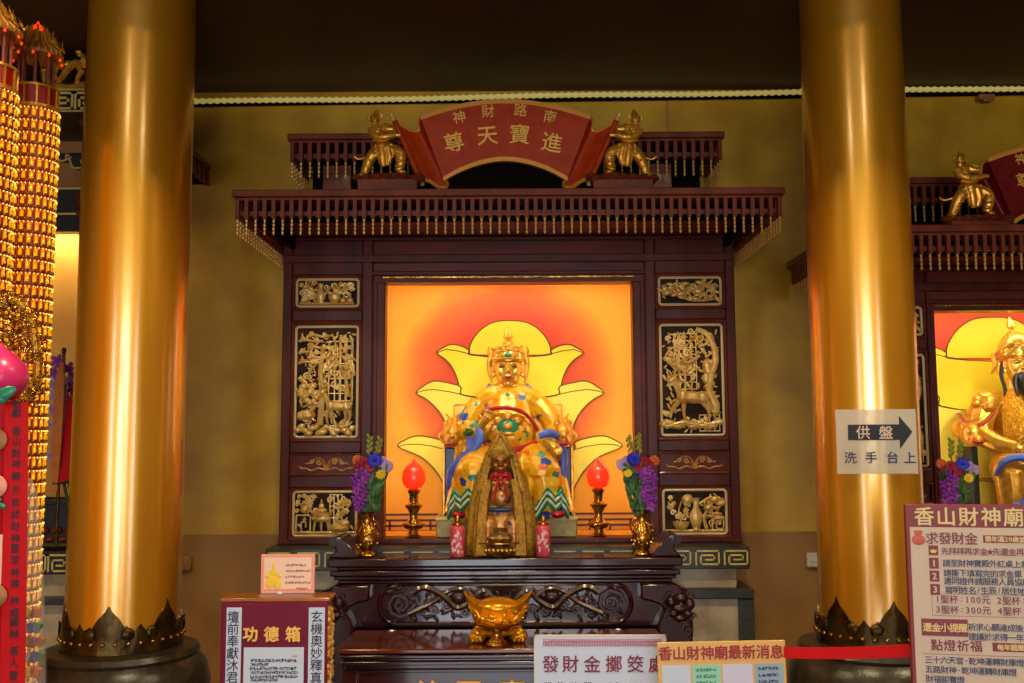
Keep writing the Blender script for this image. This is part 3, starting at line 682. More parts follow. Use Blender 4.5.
def fr(px, py):
    p = P(508 + (px - 508), py, 6.0); o = P(508, 358, 6.0); k = 1.2; t = P(993, 362, 6.0)
    return (t.x + (p.x - o.x) * k, t.z + (p.z - o.z) * k)
backdrop(SH2, 2.92, .82, 2.42, .685, 993, fr, band=False)

# ------------------------------------------------------------------ slatted canopies
def canopy(cx, dz, hw, Yf, Yb, pt, ps, pr, pp, npx, label, crown=None, sides=True):
    """pt plate top, ps plate underside, pr slat bottom, pp pendant bottom: heights as seen on the front edge"""
    z = lambda py: Z(py, Yf) + dz
    root = thing('slatted_canopy', label, 'canopy', (cx, Yf, z(pr)), 'slatted canopies with bead fringes')
    mb = MB(); mb.box(cx - hw - .012, cx + hw + .012, Yf - .015, Yb, z(ps), z(pt)); mb.box(cx - hw, cx + hw, Yf, Yb, z(ps) - .015, z(ps))
    mb.build('top_board', 'redwood', root, bevel=.004)
    zs0, zs1 = z(pr), z(ps) - .012; h = zs1 - zs0
    mb = MB(); mb.box(cx - hw + .02, cx + hw - .02, Yf + .03, Yf + .05, zs0 + h * .22, zs0 + h * .46)
    if sides:
        for sg in (-1, 1): a = cx + sg * (hw - .025); mb.box(a - .01, a + .01, Yf + .05, Yb, zs0 + h * .22, zs0 + h * .46)
    mb.build('back_rail', 'redwood', root, smooth=False)
    mb = MB(); mb.box(cx - hw + .09, cx + hw - .09, Yf + .12, Yf + .14, zs0 + h * .1, zs1)  # black boards added behind the slats so the gaps read as deep shade
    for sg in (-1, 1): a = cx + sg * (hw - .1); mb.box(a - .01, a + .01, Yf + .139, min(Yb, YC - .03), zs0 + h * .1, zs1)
    mb.build('gap_shade_board', 'black', root, smooth=False)
    n = int(round(2 * hw / npx)); sl = None; pe = None; sw = .42 * npx
    ph = z(pr) - z(pp)
    def place(x, y):
        nonlocal sl, pe
        loc = Vector((x, y, 0)) - Vector((cx, Yf, 0))
        if sl is None:
            sl = MB().box(-sw / 2, sw / 2, -.012, .012, 0, h).build('slat', 'redwood', root, local=True, smooth=False); sl.location = loc
            prof = [(.0015, 0)]; nb = 4
            for i in range(nb):
                t = -ph * i / nb; d = ph / nb
                prof += [(.0042, t - d * .15), (.0068, t - d * .5), (.0042, t - d * .85), (.0026, t - d)]
            prof += [(.001, -ph * 1.04)]
            pe = MB().lathe((0, 0, 0), prof, n=7).build('bead_pendant', 'bead', root, local=True); pe.location = loc
        else: inst(sl, root, loc); inst(pe, root, loc)
    for i in range(n + 1): place(cx - hw + .012 + (2 * hw - .024) * i / n, Yf + .012)
    if sides:
        m = int((Yb - Yf) / (npx * 1.15))
        for sg in (-1, 1):
            for i in range(1, m): place(cx + sg * (hw - .012), Yf + .012 + (Yb - Yf - .02) * i / m)
    return root, z
HW1 = (X(782, 190, 4.65) - X(235, 191, 4.65)) / 2; cxe = (X(782, 190, 4.65) + X(235, 191, 4.65)) / 2
canopy(cxe, 0, HW1, 4.65, YW - .01, 189, 196, 217, 233, 2 * HW1 / 60, 'wide slatted wooden canopy with bead fringe directly over the central niche')
HW2 = (X(722, 134, 5.2) - X(290, 134, 5.2)) / 2; cxu = (X(722, 134, 5.2) + X(290, 134, 5.2)) / 2
ztop1 = Z(189, 4.65)
UC, _ = canopy(cxu, 0, HW2, 5.2, YW - .01, 133, 139, 160, 176, 2 * HW2 / 48, 'narrower slatted canopy behind the red scroll plaque, topmost of the central shrine')
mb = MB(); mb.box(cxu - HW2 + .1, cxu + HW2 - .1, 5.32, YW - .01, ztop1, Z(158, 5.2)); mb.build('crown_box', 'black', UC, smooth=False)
for px in (660, 334): a = X(px, 180, 5.2); MB().box(a - .075, a + .075, 5.29, 5.33, ztop1, Z(160, 5.2)).build('crown_panel', 'redwood', UC, smooth=False)
cx2 = 2.90; DZ2 = -.185
canopy(cx2, DZ2, 1.32, 4.65, YW - .01, 189, 196, 217, 233, 2 * HW1 / 60, 'wide slatted canopy with bead fringe over the niche at the right edge')
UC2, _ = canopy(cx2, -.255, 1.1, 5.2, YW - .01, 133, 139, 160, 176, 2 * HW2 / 48, 'narrower slatted canopy at the right edge behind the gilt bearer')
mb = MB(); mb.box(cx2 - 1.0, cx2 + 1.0, 5.32, YW - .01, ztop1 + DZ2, Z(158, 5.2) - .255); mb.build('crown_box', 'black', UC2, smooth=False)

# ------------------------------------------------------------------ scroll plaques
def scroll_plaque(off, label, red, small, large, ext=0, base_z=None):
    Y = 4.78; k = Y / 1000
    O = P(505.5, 185, Y) + off
    root = thing('scroll_plaque', label, 'plaque', (O.x, Y, base_z), 'red scroll name plaques')
    V = lambda px, py, d=0: P(px, py, Y) + off + Vector((0, d, 0))
    mb = MB()
    # fan shaped face
    top = [(421, 118), (440, 111.5), (462, 106), (484, 102.6), (505.5, 101.5), (527, 102.6), (549, 106), (571, 111.5), (590, 117.5)]
    bot = [(443.5, 179), (458, 171), (474, 164.5), (490, 160.5), (505.5, 159), (521, 160.5), (537, 164.5), (553, 171), (567.5, 179)]
    def smo(l): return [(p.x, p.y) for p in spline([Vector((a, b, 0)) for a, b in l], 5)]
    top, bot = smo(top), smo(bot)
    mb.sheet([V(a, b) for a, b in top], [V(a, b) for a, b in bot], .022)
    mb.build('face_board', red, root)
    for line, o in ((top, 2.2), (bot, -2.2)):
        mb = MB(); mb.sheet([V(a, b - 2.2, -.005) for a, b in line], [V(a, b + 2.2, -.005) for a, b in line], .03); mb.build('gold_border', 'goldpaint', root)
    for sg in (-1, 1):
        m = lambda px: 505.5 + sg * (505.5 - px) if sg > 0 else px
        mx = (lambda px: px) if sg < 0 else (lambda px: 1011 - px)
        tp = [(421, 117, 0), (418, 120, .03), (418, 127, .05), (411, 128.5, .04), (404, 126, .02), (397, 123, 0)]
        bt = [(444, 179, 0), (447, 182, .03), (445, 185, .05), (438, 185, .04), (430, 180.5, .02), (420, 178, 0)]
        tp = spline([Vector(q) for q in tp], 5); bt = spline([Vector(q) for q in bt], 5)
        A = [V(mx(p.x), p.y, p.z) for p in tp]; B = [V(mx(p.x), p.y, p.z) for p in bt]
        side = MB().sheet(A, B, .012).build('rolled_side', red, root)
        mb = MB(); mb.tube(A, .007, n=6); mb.tube(B, .010, n=6); mb.build('side_border', 'goldpaint', root)
        # rod inside the roll with gilt knobs
        a = V(mx(394.5), 121, .0); b = V(mx(419.5), 178, .0)
        mb = MB(); mb.tube([a, b], .014, n=12); rod = mb.build('scroll_rod', red, root)
        d = (a - b).normalized()
        for e, s2 in ((a, 1), (b, -1)):
            mb = MB(); mb.tube([e, e + d * s2 * .012, e + d * s2 * .022, e + d * s2 * .036, e + d * s2 * .044], [.015, .013, .009, .013, .004], n=10)
            mb.build('rod_knob', 'carve', rod)
    for ch, px, py, sz, rot in small: mb = MB(); mb.glyph(ch, V(px, py, -.002), sz * k, rot=rot, bold=.006, depth=.006); mb.build('character', 'letter', root)
    for ch, px, py, sz, rot in large: mb = MB(); mb.glyph(ch, V(px, py, -.002), sz * k, rot=rot, bold=.008, depth=.008); mb.build('character', 'letter', root)
    mb = MB()                                        # wooden bracket that carries it
    mb.box(O.x - .3, O.x + .3, Y + .06, Y + .12, base_z, V(505, 150).z); mb.box(O.x - .36, O.x + .36, Y + .03, Y + .14, base_z, base_z + .03)
    mb.build('support_block', 'black', root, smooth=False)
    return root
SM = [('神', 459, 117.5, 14, .2), ('財', 488, 111.5, 14, .07), ('路', 520.5, 110.5, 14, -.07), ('南', 550, 117, 14, -.2)]
LG = [('尊', 454, 142.5, 21.5, .22), ('天', 487.5, 136.5, 22, .08), ('寶', 519.5, 134.5, 22, -.06), ('進', 552, 143, 22, -.18)]
scroll_plaque(Vector((0, 0, 0)), 'red fan-shaped scroll plaque with gold characters above the central shrine', 'plaque', SM, LG, base_z=ztop1)
OFF2 = P(988, 160, 4.78) - P(421, 118, 4.78)
scroll_plaque(OFF2, 'dark red scroll plaque cut off by the right edge of the photo', 'plaque2', [('神', 452.5, 117, 12, .22)], [('尊', 455, 138, 17, .22)], base_z=ztop1 + DZ2)

# gilt bearers holding the scroll ends
def bearer(mirror, off, label, base_z):
    Y = 4.76; k = Y / 1000 / 7.19
    def V(a, b, d=0):
        px = 340 + a / 7.19; py = 100 + b / 7.19
        if mirror: px = 1010.6 - px
        return P(px, py, Y) + off + Vector((0, -d * k, 0))
    O = V(350, 580)
    root = thing('bearer_figurine', label, 'figurine', (O.x, Y, base_z), 'gilt scroll bearers')
    mb = MB()
    T = lambda pts, r, n=10: mb.tube(spline([V(*q) for q in pts], 4), [x * k for x in [r[0] + (r[1] - r[0]) * i / (4 * (len(pts) - 1)) for i in range(4 * (len(pts) - 1) + 1)]], n=n)
    E = lambda a, b, d, ra, rb, rd: mb.ell(V(a, b, d), (ra * k, rd * k, rb * k))
    E(252, 138, 10, 32, 40, 34); E(270, 150, 34, 8, 7, 12); T([(250, 165, 0), (262, 200, 0)], (26, 30))
    E(275, 225, 0, 58, 50, 42); E(295, 290, 0, 48, 45, 40); E(305, 330, 0, 70, 34, 46)
    T([(232, 212, 6), (262, 268, 30), (330, 280, 44), (395, 262, 34)], (38, 22)); T([(395, 262, 34), (440, 262, 30)], (18, 16))
    T([(310, 195, 0), (345, 215, 14), (390, 215, 20)], (34, 20))
    T([(290, 350, 0), (235, 405, 16), (200, 470, 10), (170, 545, 8)], (50, 30)); E(150, 552, 24, 34, 18, 34)
    T([(345, 350, 0), (425, 385, 24), (440, 440, 14), (422, 515, 6)], (50, 32)); E(446, 525, 22, 34, 18, 32)
    T([(300, 340, 34), (310, 420, 42), (318, 490, 34)], (40, 18)); T([(345, 350, 34), (362, 420, 38), (345, 480, 30)], (36, 16)); T([(270, 350, 30), (285, 410, 40), (296, 470, 30)], (24, 12))
    E(262, 98, 0, 22, 22, 22)
    E(238, 133, 38, 6, 4, 5); E(262, 134, 38, 6, 4, 5); T([(252, 136, 42), (254, 150, 48)], (5, 8), 6); E(254, 163, 36, 12, 4, 6); E(222, 146, 4, 7, 14, 8); E(284, 146, 4, 7, 14, 8)
    for q in (((238, 246, 40), (262, 262, 52), (300, 256, 44)), ((250, 222, 40), (276, 240, 52), (306, 232, 40)), ((284, 262, 58), (292, 282, 70), (298, 300, 62)), ((330, 258, 60), (338, 278, 66), (336, 300, 58)), ((370, 246, 50), (378, 264, 56), (374, 280, 50)),
              ((232, 380, 46), (250, 400, 62), (276, 396, 52)), ((212, 430, 40), (226, 448, 52), (252, 446, 44)), ((190, 480, 32), (206, 494, 42), (228, 492, 34)), ((170, 520, 28), (184, 532, 38), (206, 530, 28)), ((400, 400, 56), (420, 412, 66), (452, 404, 56)), ((402, 440, 46), (424, 452, 54), (456, 444, 46)), ((396, 480, 38), (416, 490, 46), (446, 484, 38)),
              ((260, 330, 44), (252, 380, 46), (262, 420, 46)), ((384, 340, 46), (392, 380, 48), (384, 430, 48)), ((324, 350, 52), (332, 420, 56), (330, 480, 46))): T(q, (7, 5), 6)
    for i in range(9): E(262 + 14 * i, 338 + 6 * math.sin(i * 1.4), 52, 8, 10, 9)
    mb.build('body', 'gold', root, remesh=.0026, sm=1)
    mb = MB()                                         # topknots, collar, belt, ribbon
    T([(215, 118, 0), (208, 135, 0), (222, 150, 0)], (12, 8), 7); T([(285, 100, 6), (302, 112, 0), (294, 130, 0)], (10, 7), 7); E(266, 80, 0, 12, 14, 12)
    T([(240, 300, 36), (300, 312, 52), (352, 298, 40)], (11, 11), 7); T([(255, 190, 30), (278, 210, 44), (305, 190, 34)], (9, 9), 7)
    T([(300, 180, -10), (350, 175, -6), (395, 200, 10), (385, 240, 20)], (9, 7), 7); T([(240, 380, 10), (190, 410, -10), (130, 420, -20), (100, 400, -16)], (10, 6), 7)
    mb.build('ribbon', 'gold', root)
    mb = MB(); zb = base_z
    for i in range(22):
        t = i / 21; a = 130 + 440 * t
        mb.ell(V(a, 568 + 14 * math.sin(i * 2.3), 20 * math.cos(i * 1.9)), (46 * k, 70 * k, (26 + 8 * math.sin(i)) * k), Matrix.Rotation(.4 * math.sin(i * 1.3), 3, 'Y'), 9, 6)
    p0 = V(140, 590); p1 = V(560, 590); mb.box(min(p0.x, p1.x), max(p0.x, p1.x), Y - .05, Y + .05, zb, p0.z)
    mb.build('rock_base', 'redwood', root)
    return root
bearer(False, Vector((0, 0, 0)), 'gilt bearer figurine pulling the left end of the central scroll', ztop1)
bearer(True, Vector((0, 0, 0)), 'gilt bearer figurine pulling the right end of the central scroll', ztop1)
OFB = P(965, 159.5, 4.76) - P(374.8, 118.8, 4.76) + Vector((-.03, 0, 0))
bearer(False, OFB, 'gilt bearer figurine beside the dark red scroll at the right edge', ztop1 + DZ2)
# ------------------------------------------------------------------ stone plinth with a gold key-fret band
YB = 5.28
def key_cell(mb, x0, x1, z0, z1, Y, t):
    w, h = x1 - x0, z1 - z0
    q = [(0, 0), (0, 1), (1, 1), (1, 0), (.2, 0), (.2, .68), (.8, .68), (.8, .34), (.42, .34)]
    mb.stroke([(x0 + a * w, z0 + b * h) for a, b in q], t, Y - .003, Y + .004)
def plinth(cx, hw, zt, zb, label, cells, extra_right=True):
    r = thing('altar_plinth', label, 'plinth', (cx, YB, 0), 'stone altar plinths')
    MB().box(cx - hw, cx + hw, YB, YW - .001, zb, zt).build('band_slab', 'fretbase', r, bevel=.004)
    mb = MB(); cw = 2 * hw / cells
    for i in range(cells):
        a = cx - hw + cw * i + .016; key_cell(mb, a, a + cw - .030, zb + .024, zt - .022, YB, .0085)
    mb.build('key_fret', 'fretgold', r, smooth=False)
    h2 = hw - .06
    MB().box(cx - h2 - .0, cx + h2 - .0, YB + .06, YW - .001, zb - .105, zb - .0005).build('marble_course', 'marble', r, bevel=.003)
    MB().box(cx - hw - .02, cx + hw + .02, YB + .01, YW - .001, zb - .155, zb - .105).build('ledge', 'ledge', r, bevel=.006)
    MB().box(cx - hw + .02, cx + hw - .02, YB + .05, YW - .001, 0, zb - .155).build('marble_base', 'marble', r, smooth=False)
    for sg in (-1, 1): a = cx + sg * (hw - .02); MB().box(a - .04, a + .04, YB + .02, YB + .12, 0, zb - .156).build('corner_post', 'ledge', r, bevel=.005)
    return r
PH = (X(750, 556, YB) - X(265, 556, YB)) / 2; PCX = (X(750, 556, YB) + X(265, 556, YB)) / 2
ZPT = Z(543, YC) - .002; ZPB = Z(570, YB)
plinth(PCX, PH, ZPT, ZPB, 'stone plinth with gold key-fret band under the central shrine cabinet', 17)
plinth(2.92, 1.16, ZPT - .176, ZPB - .175, 'stone plinth under the right-edge shrine, hidden behind signboard and column', 8)

# ------------------------------------------------------------------ tools for carved figures
class Fig:
    """figure space: photo-like pixel units at depth Y; d is depth toward the viewer in the same units"""
    def __init__(s, Y, cx, cy, off=Vector((0, 0, 0))): s.Y = Y; s.k = Y / 1000; s.cx, s.cy = cx, cy; s.O = P(cx, cy, Y) + off
    def __call__(s, a, b, d=0): return s.O + Vector(((a - s.cx) * s.k, -d * s.k, (s.cy - b) * s.k))
    def E(s, mb, a, b, d, ra, rb, rd, rot=0, nu=14, nv=9): mb.ell(s(a, b, d), (ra * s.k, rd * s.k, rb * s.k), Matrix.Rotation(rot, 3, 'Y') if rot else None, nu, nv)
    def T(s, mb, pts, r, n=10, m=4, flat=None, up=None):
        q = spline([s(*p) for p in pts], m) if len(pts) > 2 else [s(*p) for p in pts]; L = len(q)
        if not hasattr(r, '__len__'): r = (r, r)
        if len(r) == len(pts) and len(pts) > 2:
            rr = []
            for i in range(L):
                u = i / (L - 1) * (len(r) - 1); j = min(int(u), len(r) - 2); rr.append(r[j] + (r[j + 1] - r[j]) * (u - j))
        else: rr = [r[0] + (r[-1] - r[0]) * i / (L - 1) for i in range(L)]
        mb.tube(q, [x * s.k for x in rr], n=n, flat=flat, up=up)
def hand(F, mb, wrist, palm, dirs, r=2.0, curl=.5):
    """palm with four bent fingers and a thumb: dirs = (finger direction, spread direction, curl direction)"""
    W = Vector(wrist); Pm = Vector(palm); fd, sp, cu = [Vector(v).normalized() for v in dirs]
    F.T(mb, [tuple(W), tuple((W + Pm) / 2), tuple(Pm)], (r * 1.7, r * 1.9, r * 1.8), n=8)
    for i, l in enumerate((5.6, 6.6, 6.2, 4.8)):
        b = Pm + sp * (i - 1.5) * r * 1.05; m1 = b + fd * l * .55; e = m1 + (fd * (1 - curl) + cu * curl) * l * .5
        F.T(mb, [tuple(b), tuple(m1), tuple(e)], (r * .62, r * .58, r * .42), n=7)
    b = (W + Pm) / 2 - sp * r * 1.6; e = b - sp * r * 1.2 + fd * 3.4
    F.T(mb, [tuple(b), tuple((b + e) / 2 - sp * .5), tuple(e)], (r * .7, r * .65, r * .48), n=7)
def face_head(F, mb, cx, cy, d, w, h, brow=.5):
    """head with brow, nose, cheeks, ears, jaw: w half width, h half height"""
    F.E(mb, cx, cy - .12 * h, d, w, h * .88, w * 1.02); F.E(mb, cx, cy + .42 * h, d + .12 * w, w * .82, h * .55, w * .84); F.E(mb, cx, cy + .82 * h, d + .36 * w, w * .36, h * .2, w * .42)
    F.T(mb, [(cx, cy - .22 * h, d + w * .94), (cx, cy + .06 * h, d + w * 1.12), (cx, cy + .2 * h, d + w * 1.2)], (w * .10, w * .13, w * .17), n=8)
    for sg in (-1, 1):
        F.E(mb, cx + sg * w * .14, cy + .22 * h, d + w * 1.03, w * .12, h * .07, w * .12)
        F.E(mb, cx + sg * w * .48, cy + .16 * h, d + w * .66, w * .3, h * .26, w * .24)
        F.T(mb, [(cx + sg * w * .16, cy - .2 * h, d + w * 1.0), (cx + sg * w * .45, cy - .3 * h, d + w * .92), (cx + sg * w * .72, cy - .24 * h, d + w * .7)], (w * .09, w * .08, w * .05), n=6)
        F.E(mb, cx + sg * w * 1.0, cy + .02 * h, d - .1 * w, w * .13, h * .3, w * .22); F.E(mb, cx + sg * w * .98, cy + .34 * h, d - .05 * w, w * .12, h * .14, w * .14)
def face_marks(F, root, cx, cy, d, w, h, lip='belt', eye='hair'):
    for sg in (-1, 1):
        e = MB(); F.E(e, cx + sg * w * .42, cy - .1 * h, d + w * .9, w * .2, h * .05, w * .1); e.build('eye', eye, root)
    l = MB(); F.E(l, cx, cy + .46 * h, d + w * 1.0, w * .27, h * .05, w * .1); F.E(l, cx, cy + .53 * h, d + w * .96, w * .2, h * .05, w * .1); l.build('lips', lip, root)

# ------------------------------------------------------------------ the seated deity in the central niche
YS = 5.78
def deity():
    F = Fig(YS, 508, 441)
    zped = F(508, 512).z
    root = thing('deity_statue', 'large golden seated deity statue in a yellow robe before the painted lotus', 'statue', F(508, 512))
    # body: head, neck and both hands in polished gold
    mb = MB(); face_head(F, mb, 508.5, 370, 6, 14.5, 17.5); F.T(mb, [(508, 380, 3), (508, 396, 2)], (9.5, 12), n=12)
    F.E(mb, 491.5, 372, 2, 2.2, 9, 3); F.E(mb, 525.5, 372, 2, 2.2, 9, 3)
    mb.build('head', 'face', root, remesh=.0032, sm=2)
    face_marks(F, root, 508.5, 370, 6, 14.5, 17.5)
    mb = MB(); hand(F, mb, (484, 424, 40), (490, 417, 43), ((.3, -1, .25), (.95, .3, 0), (.6, .2, .9)), 2.3, .6)
    F.T(mb, [(481, 428, 38), (485, 423, 41)], (4, 3.6), n=8); mb.build('raised_hand', 'face', root, remesh=.0026, sm=2)
    mb = MB(); hand(F, mb, (548, 444, 42), (554, 449, 47), ((.75, .62, .3), (-.5, .5, .6), (0, 1, .1)), 2.4, .5); F.T(mb, [(544, 441, 38), (549, 445, 43)], (4.2, 3.8), n=8)
    mb.build('resting_hand', 'face', root, remesh=.0026, sm=2)
    # robe
    mb = MB(); E = lambda *a, **k: F.E(mb, *a, **k); T = lambda *a, **k: F.T(mb, *a, **k)
    T([(508, 392, 2), (508, 410, 5), (509, 432, 9), (508, 452, 8)], (18, 24, 27, 27), n=18, flat=.72, up=(0, 1, 0))
    T([(481, 403, 0), (494, 397, 2), (508, 395, 2), (522, 397, 2), (536, 403, 0)], (11, 12, 13, 12, 11), n=12)
    T([(480, 404, 0), (470, 420, 4), (463, 436, 8)], (11.5, 11.5, 11)); T([(464, 436, 8), (472, 433, 24), (482, 428, 36)], (13, 11, 8))
    T([(468, 436, 18), (463, 450, 20), (458, 466, 22)], (9, 8, 4)); T([(476, 432, 28), (472, 446, 28), (464, 458, 26)], (6, 6, 3))
    T([(537, 404, 0), (549, 418, 4), (557, 433, 8)], (11.5, 11.5, 11)); T([(556, 433, 8), (551, 440, 24), (545, 440, 36)], (13, 11, 8.5))
    T([(556, 440, 14), (562, 456, 16), (566, 474, 16)], (8, 7, 3))
    E(508, 436, 14, 27, 21, 20)
    T([(494, 456, 4), (484, 463, 24), (476, 470, 44)], (20, 20, 18), n=14); T([(522, 456, 4), (533, 463, 24), (540, 470, 44)], (20, 20, 18), n=14)
    E(476, 470, 44, 18.5, 16, 18); E(540, 470, 44, 18.5, 16, 18)
    T([(476, 472, 43), (474, 486, 44), (471, 510, 40)], (18, 17, 19), n=14); T([(540, 472, 43), (543, 486, 44), (547, 510, 40)], (18, 17, 19), n=14)
    T([(508, 458, 26), (508, 480, 34), (508, 512, 30)], (20, 22, 24), n=14)
    T([(460, 470, 24), (458, 490, 28), (456, 510, 30)], (6, 8, 10)); T([(557, 470, 24), (560, 490, 28), (562, 510, 30)], (6, 8, 10))
    T([(462, 508, 30), (485, 511, 44), (508, 511, 42), (533, 511, 44), (558, 508, 30)], 6)
    for a, b, d in ((486, 480, 58), (492, 490, 56), (527, 480, 58), (523, 492, 56)): T([(a, b - 8, d - 4), (a + 2, b + 6, d), (a - 1, b + 26, d - 4)], 2.2, n=6)
    robe = mb.build('robe', 'robe', root, remesh=.0055, sm=3)
    # belly disc, red sash ring and belt
    mb = MB(); F.E(mb, 508, 429, 29, 11, 10, 5.5); mb.build('belly_roundel', 'teal', root)
    mb = MB()
    for k in range(8): a = k * PI / 4; F.E(mb, 508 + 13.5 * math.cos(a), 430 + 12 * math.sin(a), 30 - 1.5 * abs(math.cos(a)), 5, 4.4, 2.4)
    F.E(mb, 508, 427, 34, 4.6, 3.4, 2); F.E(mb, 508, 434, 34, 6.4, 2.4, 2)
    mb.build('roundel_gilding', 'gold', root)
    ring = [(508 + 27.5 * math.cos(2 * PI * i / 40), 430 - 19 * math.sin(2 * PI * i / 40), 25.5 - 11 * abs(math.cos(2 * PI * i / 40)) ** 3) for i in range(41)]
    mb = MB(); F.T(mb, [(481, 417, 20), (488, 411.5, 27), (500, 409, 31), (512, 409.5, 31), (524, 414, 28), (532, 422, 22), (537, 431, 17)], 2.0, n=7, flat=1); mb.build('shoulder_sash', 'belt', root)
    mb = MB(); F.T(mb, [(480, 441, 22), (490, 446, 30), (500, 449, 34), (512, 449.5, 34), (524, 447, 30), (535, 442, 23)], 2.6, n=7); F.E(mb, 508, 449, 36, 5, 3.4, 2); mb.build('belt', 'belt', root)
    # blue sleeve linings
    mb = MB(); F.T(mb, [(479, 428, 40), (481, 437, 42), (475, 448, 42), (466, 456, 40), (458, 463, 38), (452, 474, 34), (450.5, 488, 30)], (2.4, 5, 4.4, 4, 3.6, 3.6, 1.8), n=8, flat=.4, up=(0, 1, 0))
    F.T(mb, [(473, 426, 30), (473, 436, 34), (470, 446, 36)], (2, 3.6, 3), n=8, flat=.4, up=(0, 1, 0)); mb.build('sleeve_lining', 'sash', root)
    mb = MB(); F.T(mb, [(538, 437, 43), (545, 434, 43.5), (552, 434.5, 40), (558, 439, 34)], (2.6, 4, 4, 2.4), n=8, flat=.5, up=(0, 1, 0)); F.T(mb, [(557, 440, 34), (562, 455, 32), (561, 474, 30), (563, 486, 26)], (2.4, 3.4, 3.2, 1.6), n=8, flat=.4, up=(0, 1, 0)); mb.build('sleeve_lining', 'sash', root)
    # hem: green and pale wave points over both knees
    for sg in (-1, 1):
        X_ = lambda a: 508 + sg * a
        for mm, o in (('teal', -3), ('palegl', 0), ('green', 3), ('palegl', 6), ('teal', 9)):
            mb = MB()
            for (a0, b0), (a1, b1) in (((26, 505), (37, 488)), ((37, 488), (44, 497)), ((44, 497), (50, 490)), ((50, 490), (56, 504))):
                F.T(mb, [(X_(a0), b0 + o, 62 - .5 * abs(a0 - 37)), (X_((a0 + a1) / 2), (b0 + b1) / 2 + o, 62 - .35 * abs(a0 - 37)), (X_(a1), b1 + o, 62 - .5 * abs(a1 - 37))], 1.6, n=6)
            mb.build('hem_wave', mm, root)
        mb = MB(); F.E(mb, X_(46), 509, 52, 8, 4.4, 12); mb.build('boot', 'belt', root)
    # crown
    mb = MB(); c0 = F(508.5, 358, 5); k = F.k
    mb.lathe(c0, [(15.4 * k, -4 * k), (16.6 * k, -4.4 * k), (16.8 * k, -1 * k), (16.2 * k, 4 * k), (15.6 * k, 6 * k), (13 * k, 9.5 * k), (9 * k, 11.6 * k), (4.8 * k, 12.4 * k), (4.6 * k, 13.4 * k), (5.4 * k, 14 * k), (5 * k, 15.4 * k), (3 * k, 16 * k), (2.8 * k, 17 * k), (4.8 * k, 20 * k), (4.0 * k, 23.5 * k), (1.9 * k, 27.5 * k), (.3 * k, 32 * k)], n=28)
    crown = mb.build('crown', 'face', root)
    mb = MB(); rnd = random.Random(3)
    for i in range(60):
        a = -PI / 2 + rnd.uniform(-1.25, 1.25); rr = 16.2 * k; mb.ell(c0 + Vector((rr * math.cos(a), rr * math.sin(a), rnd.uniform(-1, 10) * k)), (2.0 * k, 1.2 * k, 1.4 * k), None, 7, 5)
    for sg in (-1, 1):
        F.T(mb, [(508.5 + sg * 16.6, 356, 4), (508.5 + sg * 19, 362, 3), (508.5 + sg * 18.4, 372, 2), (508.5 + sg * 16.6, 384, 2)], (1.6, 2.6, 2.2, 1), n=7); F.T(mb, [(508.5 + sg * 17, 358, 0), (508.5 + sg * 20, 352, 0), (508.5 + sg * 18.5, 346, 0)], (2, 1.6, .5), n=6)
    F.T(mb, [(494, 361, 18.5), (508.5, 360.5, 23.4), (523, 361, 18.5)], 1.2, n=6)
    mb.build('crown_filigree', 'gold', crown)
    mb = MB(); F.E(mb, 508.5, 357, 22.5, 3.6, 2.2, 2); mb.build('crown_gem', 'teal', crown)
    for sg in (-1, 1): mb = MB(); F.T(mb, [(508.5 + sg * 18, 384, -2), (508.5 + sg * 22, 390, -2), (508.5 + sg * 27, 394, -2)], (1.6, 2.8, 1), n=7); mb.build('crown_ribbon', 'sash', crown)
    # throne with beast-head arms
    mb = MB(); q0 = F(453, 512); q1 = F(563, 400)
    mb.box(q0.x, q1.x, YS + .02, YS + .1, zped, F(508, 404).z); throne = mb.build('throne_back', 'gold', root, bevel=.012)
    for sg in (-1, 1):
        X_ = lambda a: 508 + sg * a
        mb = MB(); F.T(mb, [(X_(50), 428, -12), (X_(53), 428, 4), (X_(54), 436, 16)], (9, 11, 11), n=12); F.E(mb, X_(54), 434, 22, 9.5, 12, 12); F.E(mb, X_(54), 440, 32, 7, 6.6, 8)
        for s2 in (-1, 1): F.E(mb, X_(54) + s2 * 6.5, 425, 20, 3, 4, 3); F.E(mb, X_(54) + s2 * 3.6, 432, 31, 2.6, 2.4, 2.4); F.T(mb, [(X_(54) + s2 * 2, 424, 24), (X_(54) + s2 * 4, 417, 20), (X_(54) + s2 * 7, 414, 14)], (2, 1.5, .5), n=6)
        for j in range(7): a = PI * (.1 + j * .13); F.E(mb, X_(54) + 11 * math.cos(a * 1.0 + PI), 437 + 9 * math.sin(a) - 4, 15, 4, 4.4, 4)
        F.E(mb, X_(54), 436, 40, 3, 2.4, 2.4)
        arm = mb.build('beast_head_arm', 'gold', throne, remesh=.0045, sm=2)
        mb = MB(); F.E(mb, X_(54), 443.5, 36, 6.6, 2.2, 5); mb.build('beast_mouth', 'belt', arm)
        a, b = sorted((F(X_(50), 0).x, F(X_(62), 0).x)); mb = MB(); mb.box(a, b, YS - .12, YS + .06, zped, F(508, 447).z); mb.build('throne_side', 'bluedk', throne, bevel=.01)
        a, b = sorted((F(X_(61), 0).x, F(X_(63.5), 0).x)); mb = MB(); mb.box(a, b, YS - .13, YS + .06, zped, F(508, 446).z); mb.build('throne_edge', 'gold', throne, bevel=.004)
    # pedestal it is seated on
    pr = thing('pedestal', 'low gilded stone pedestal block under the central seated deity', 'pedestal', F(508, 537))
    a, b, e = F(440, 537), F(573, 512), Z(538, YC)
    MB().box(a.x, b.x, YS - .25, YS + .12, e, zped).build('block', 'pedestal', pr, bevel=.006)
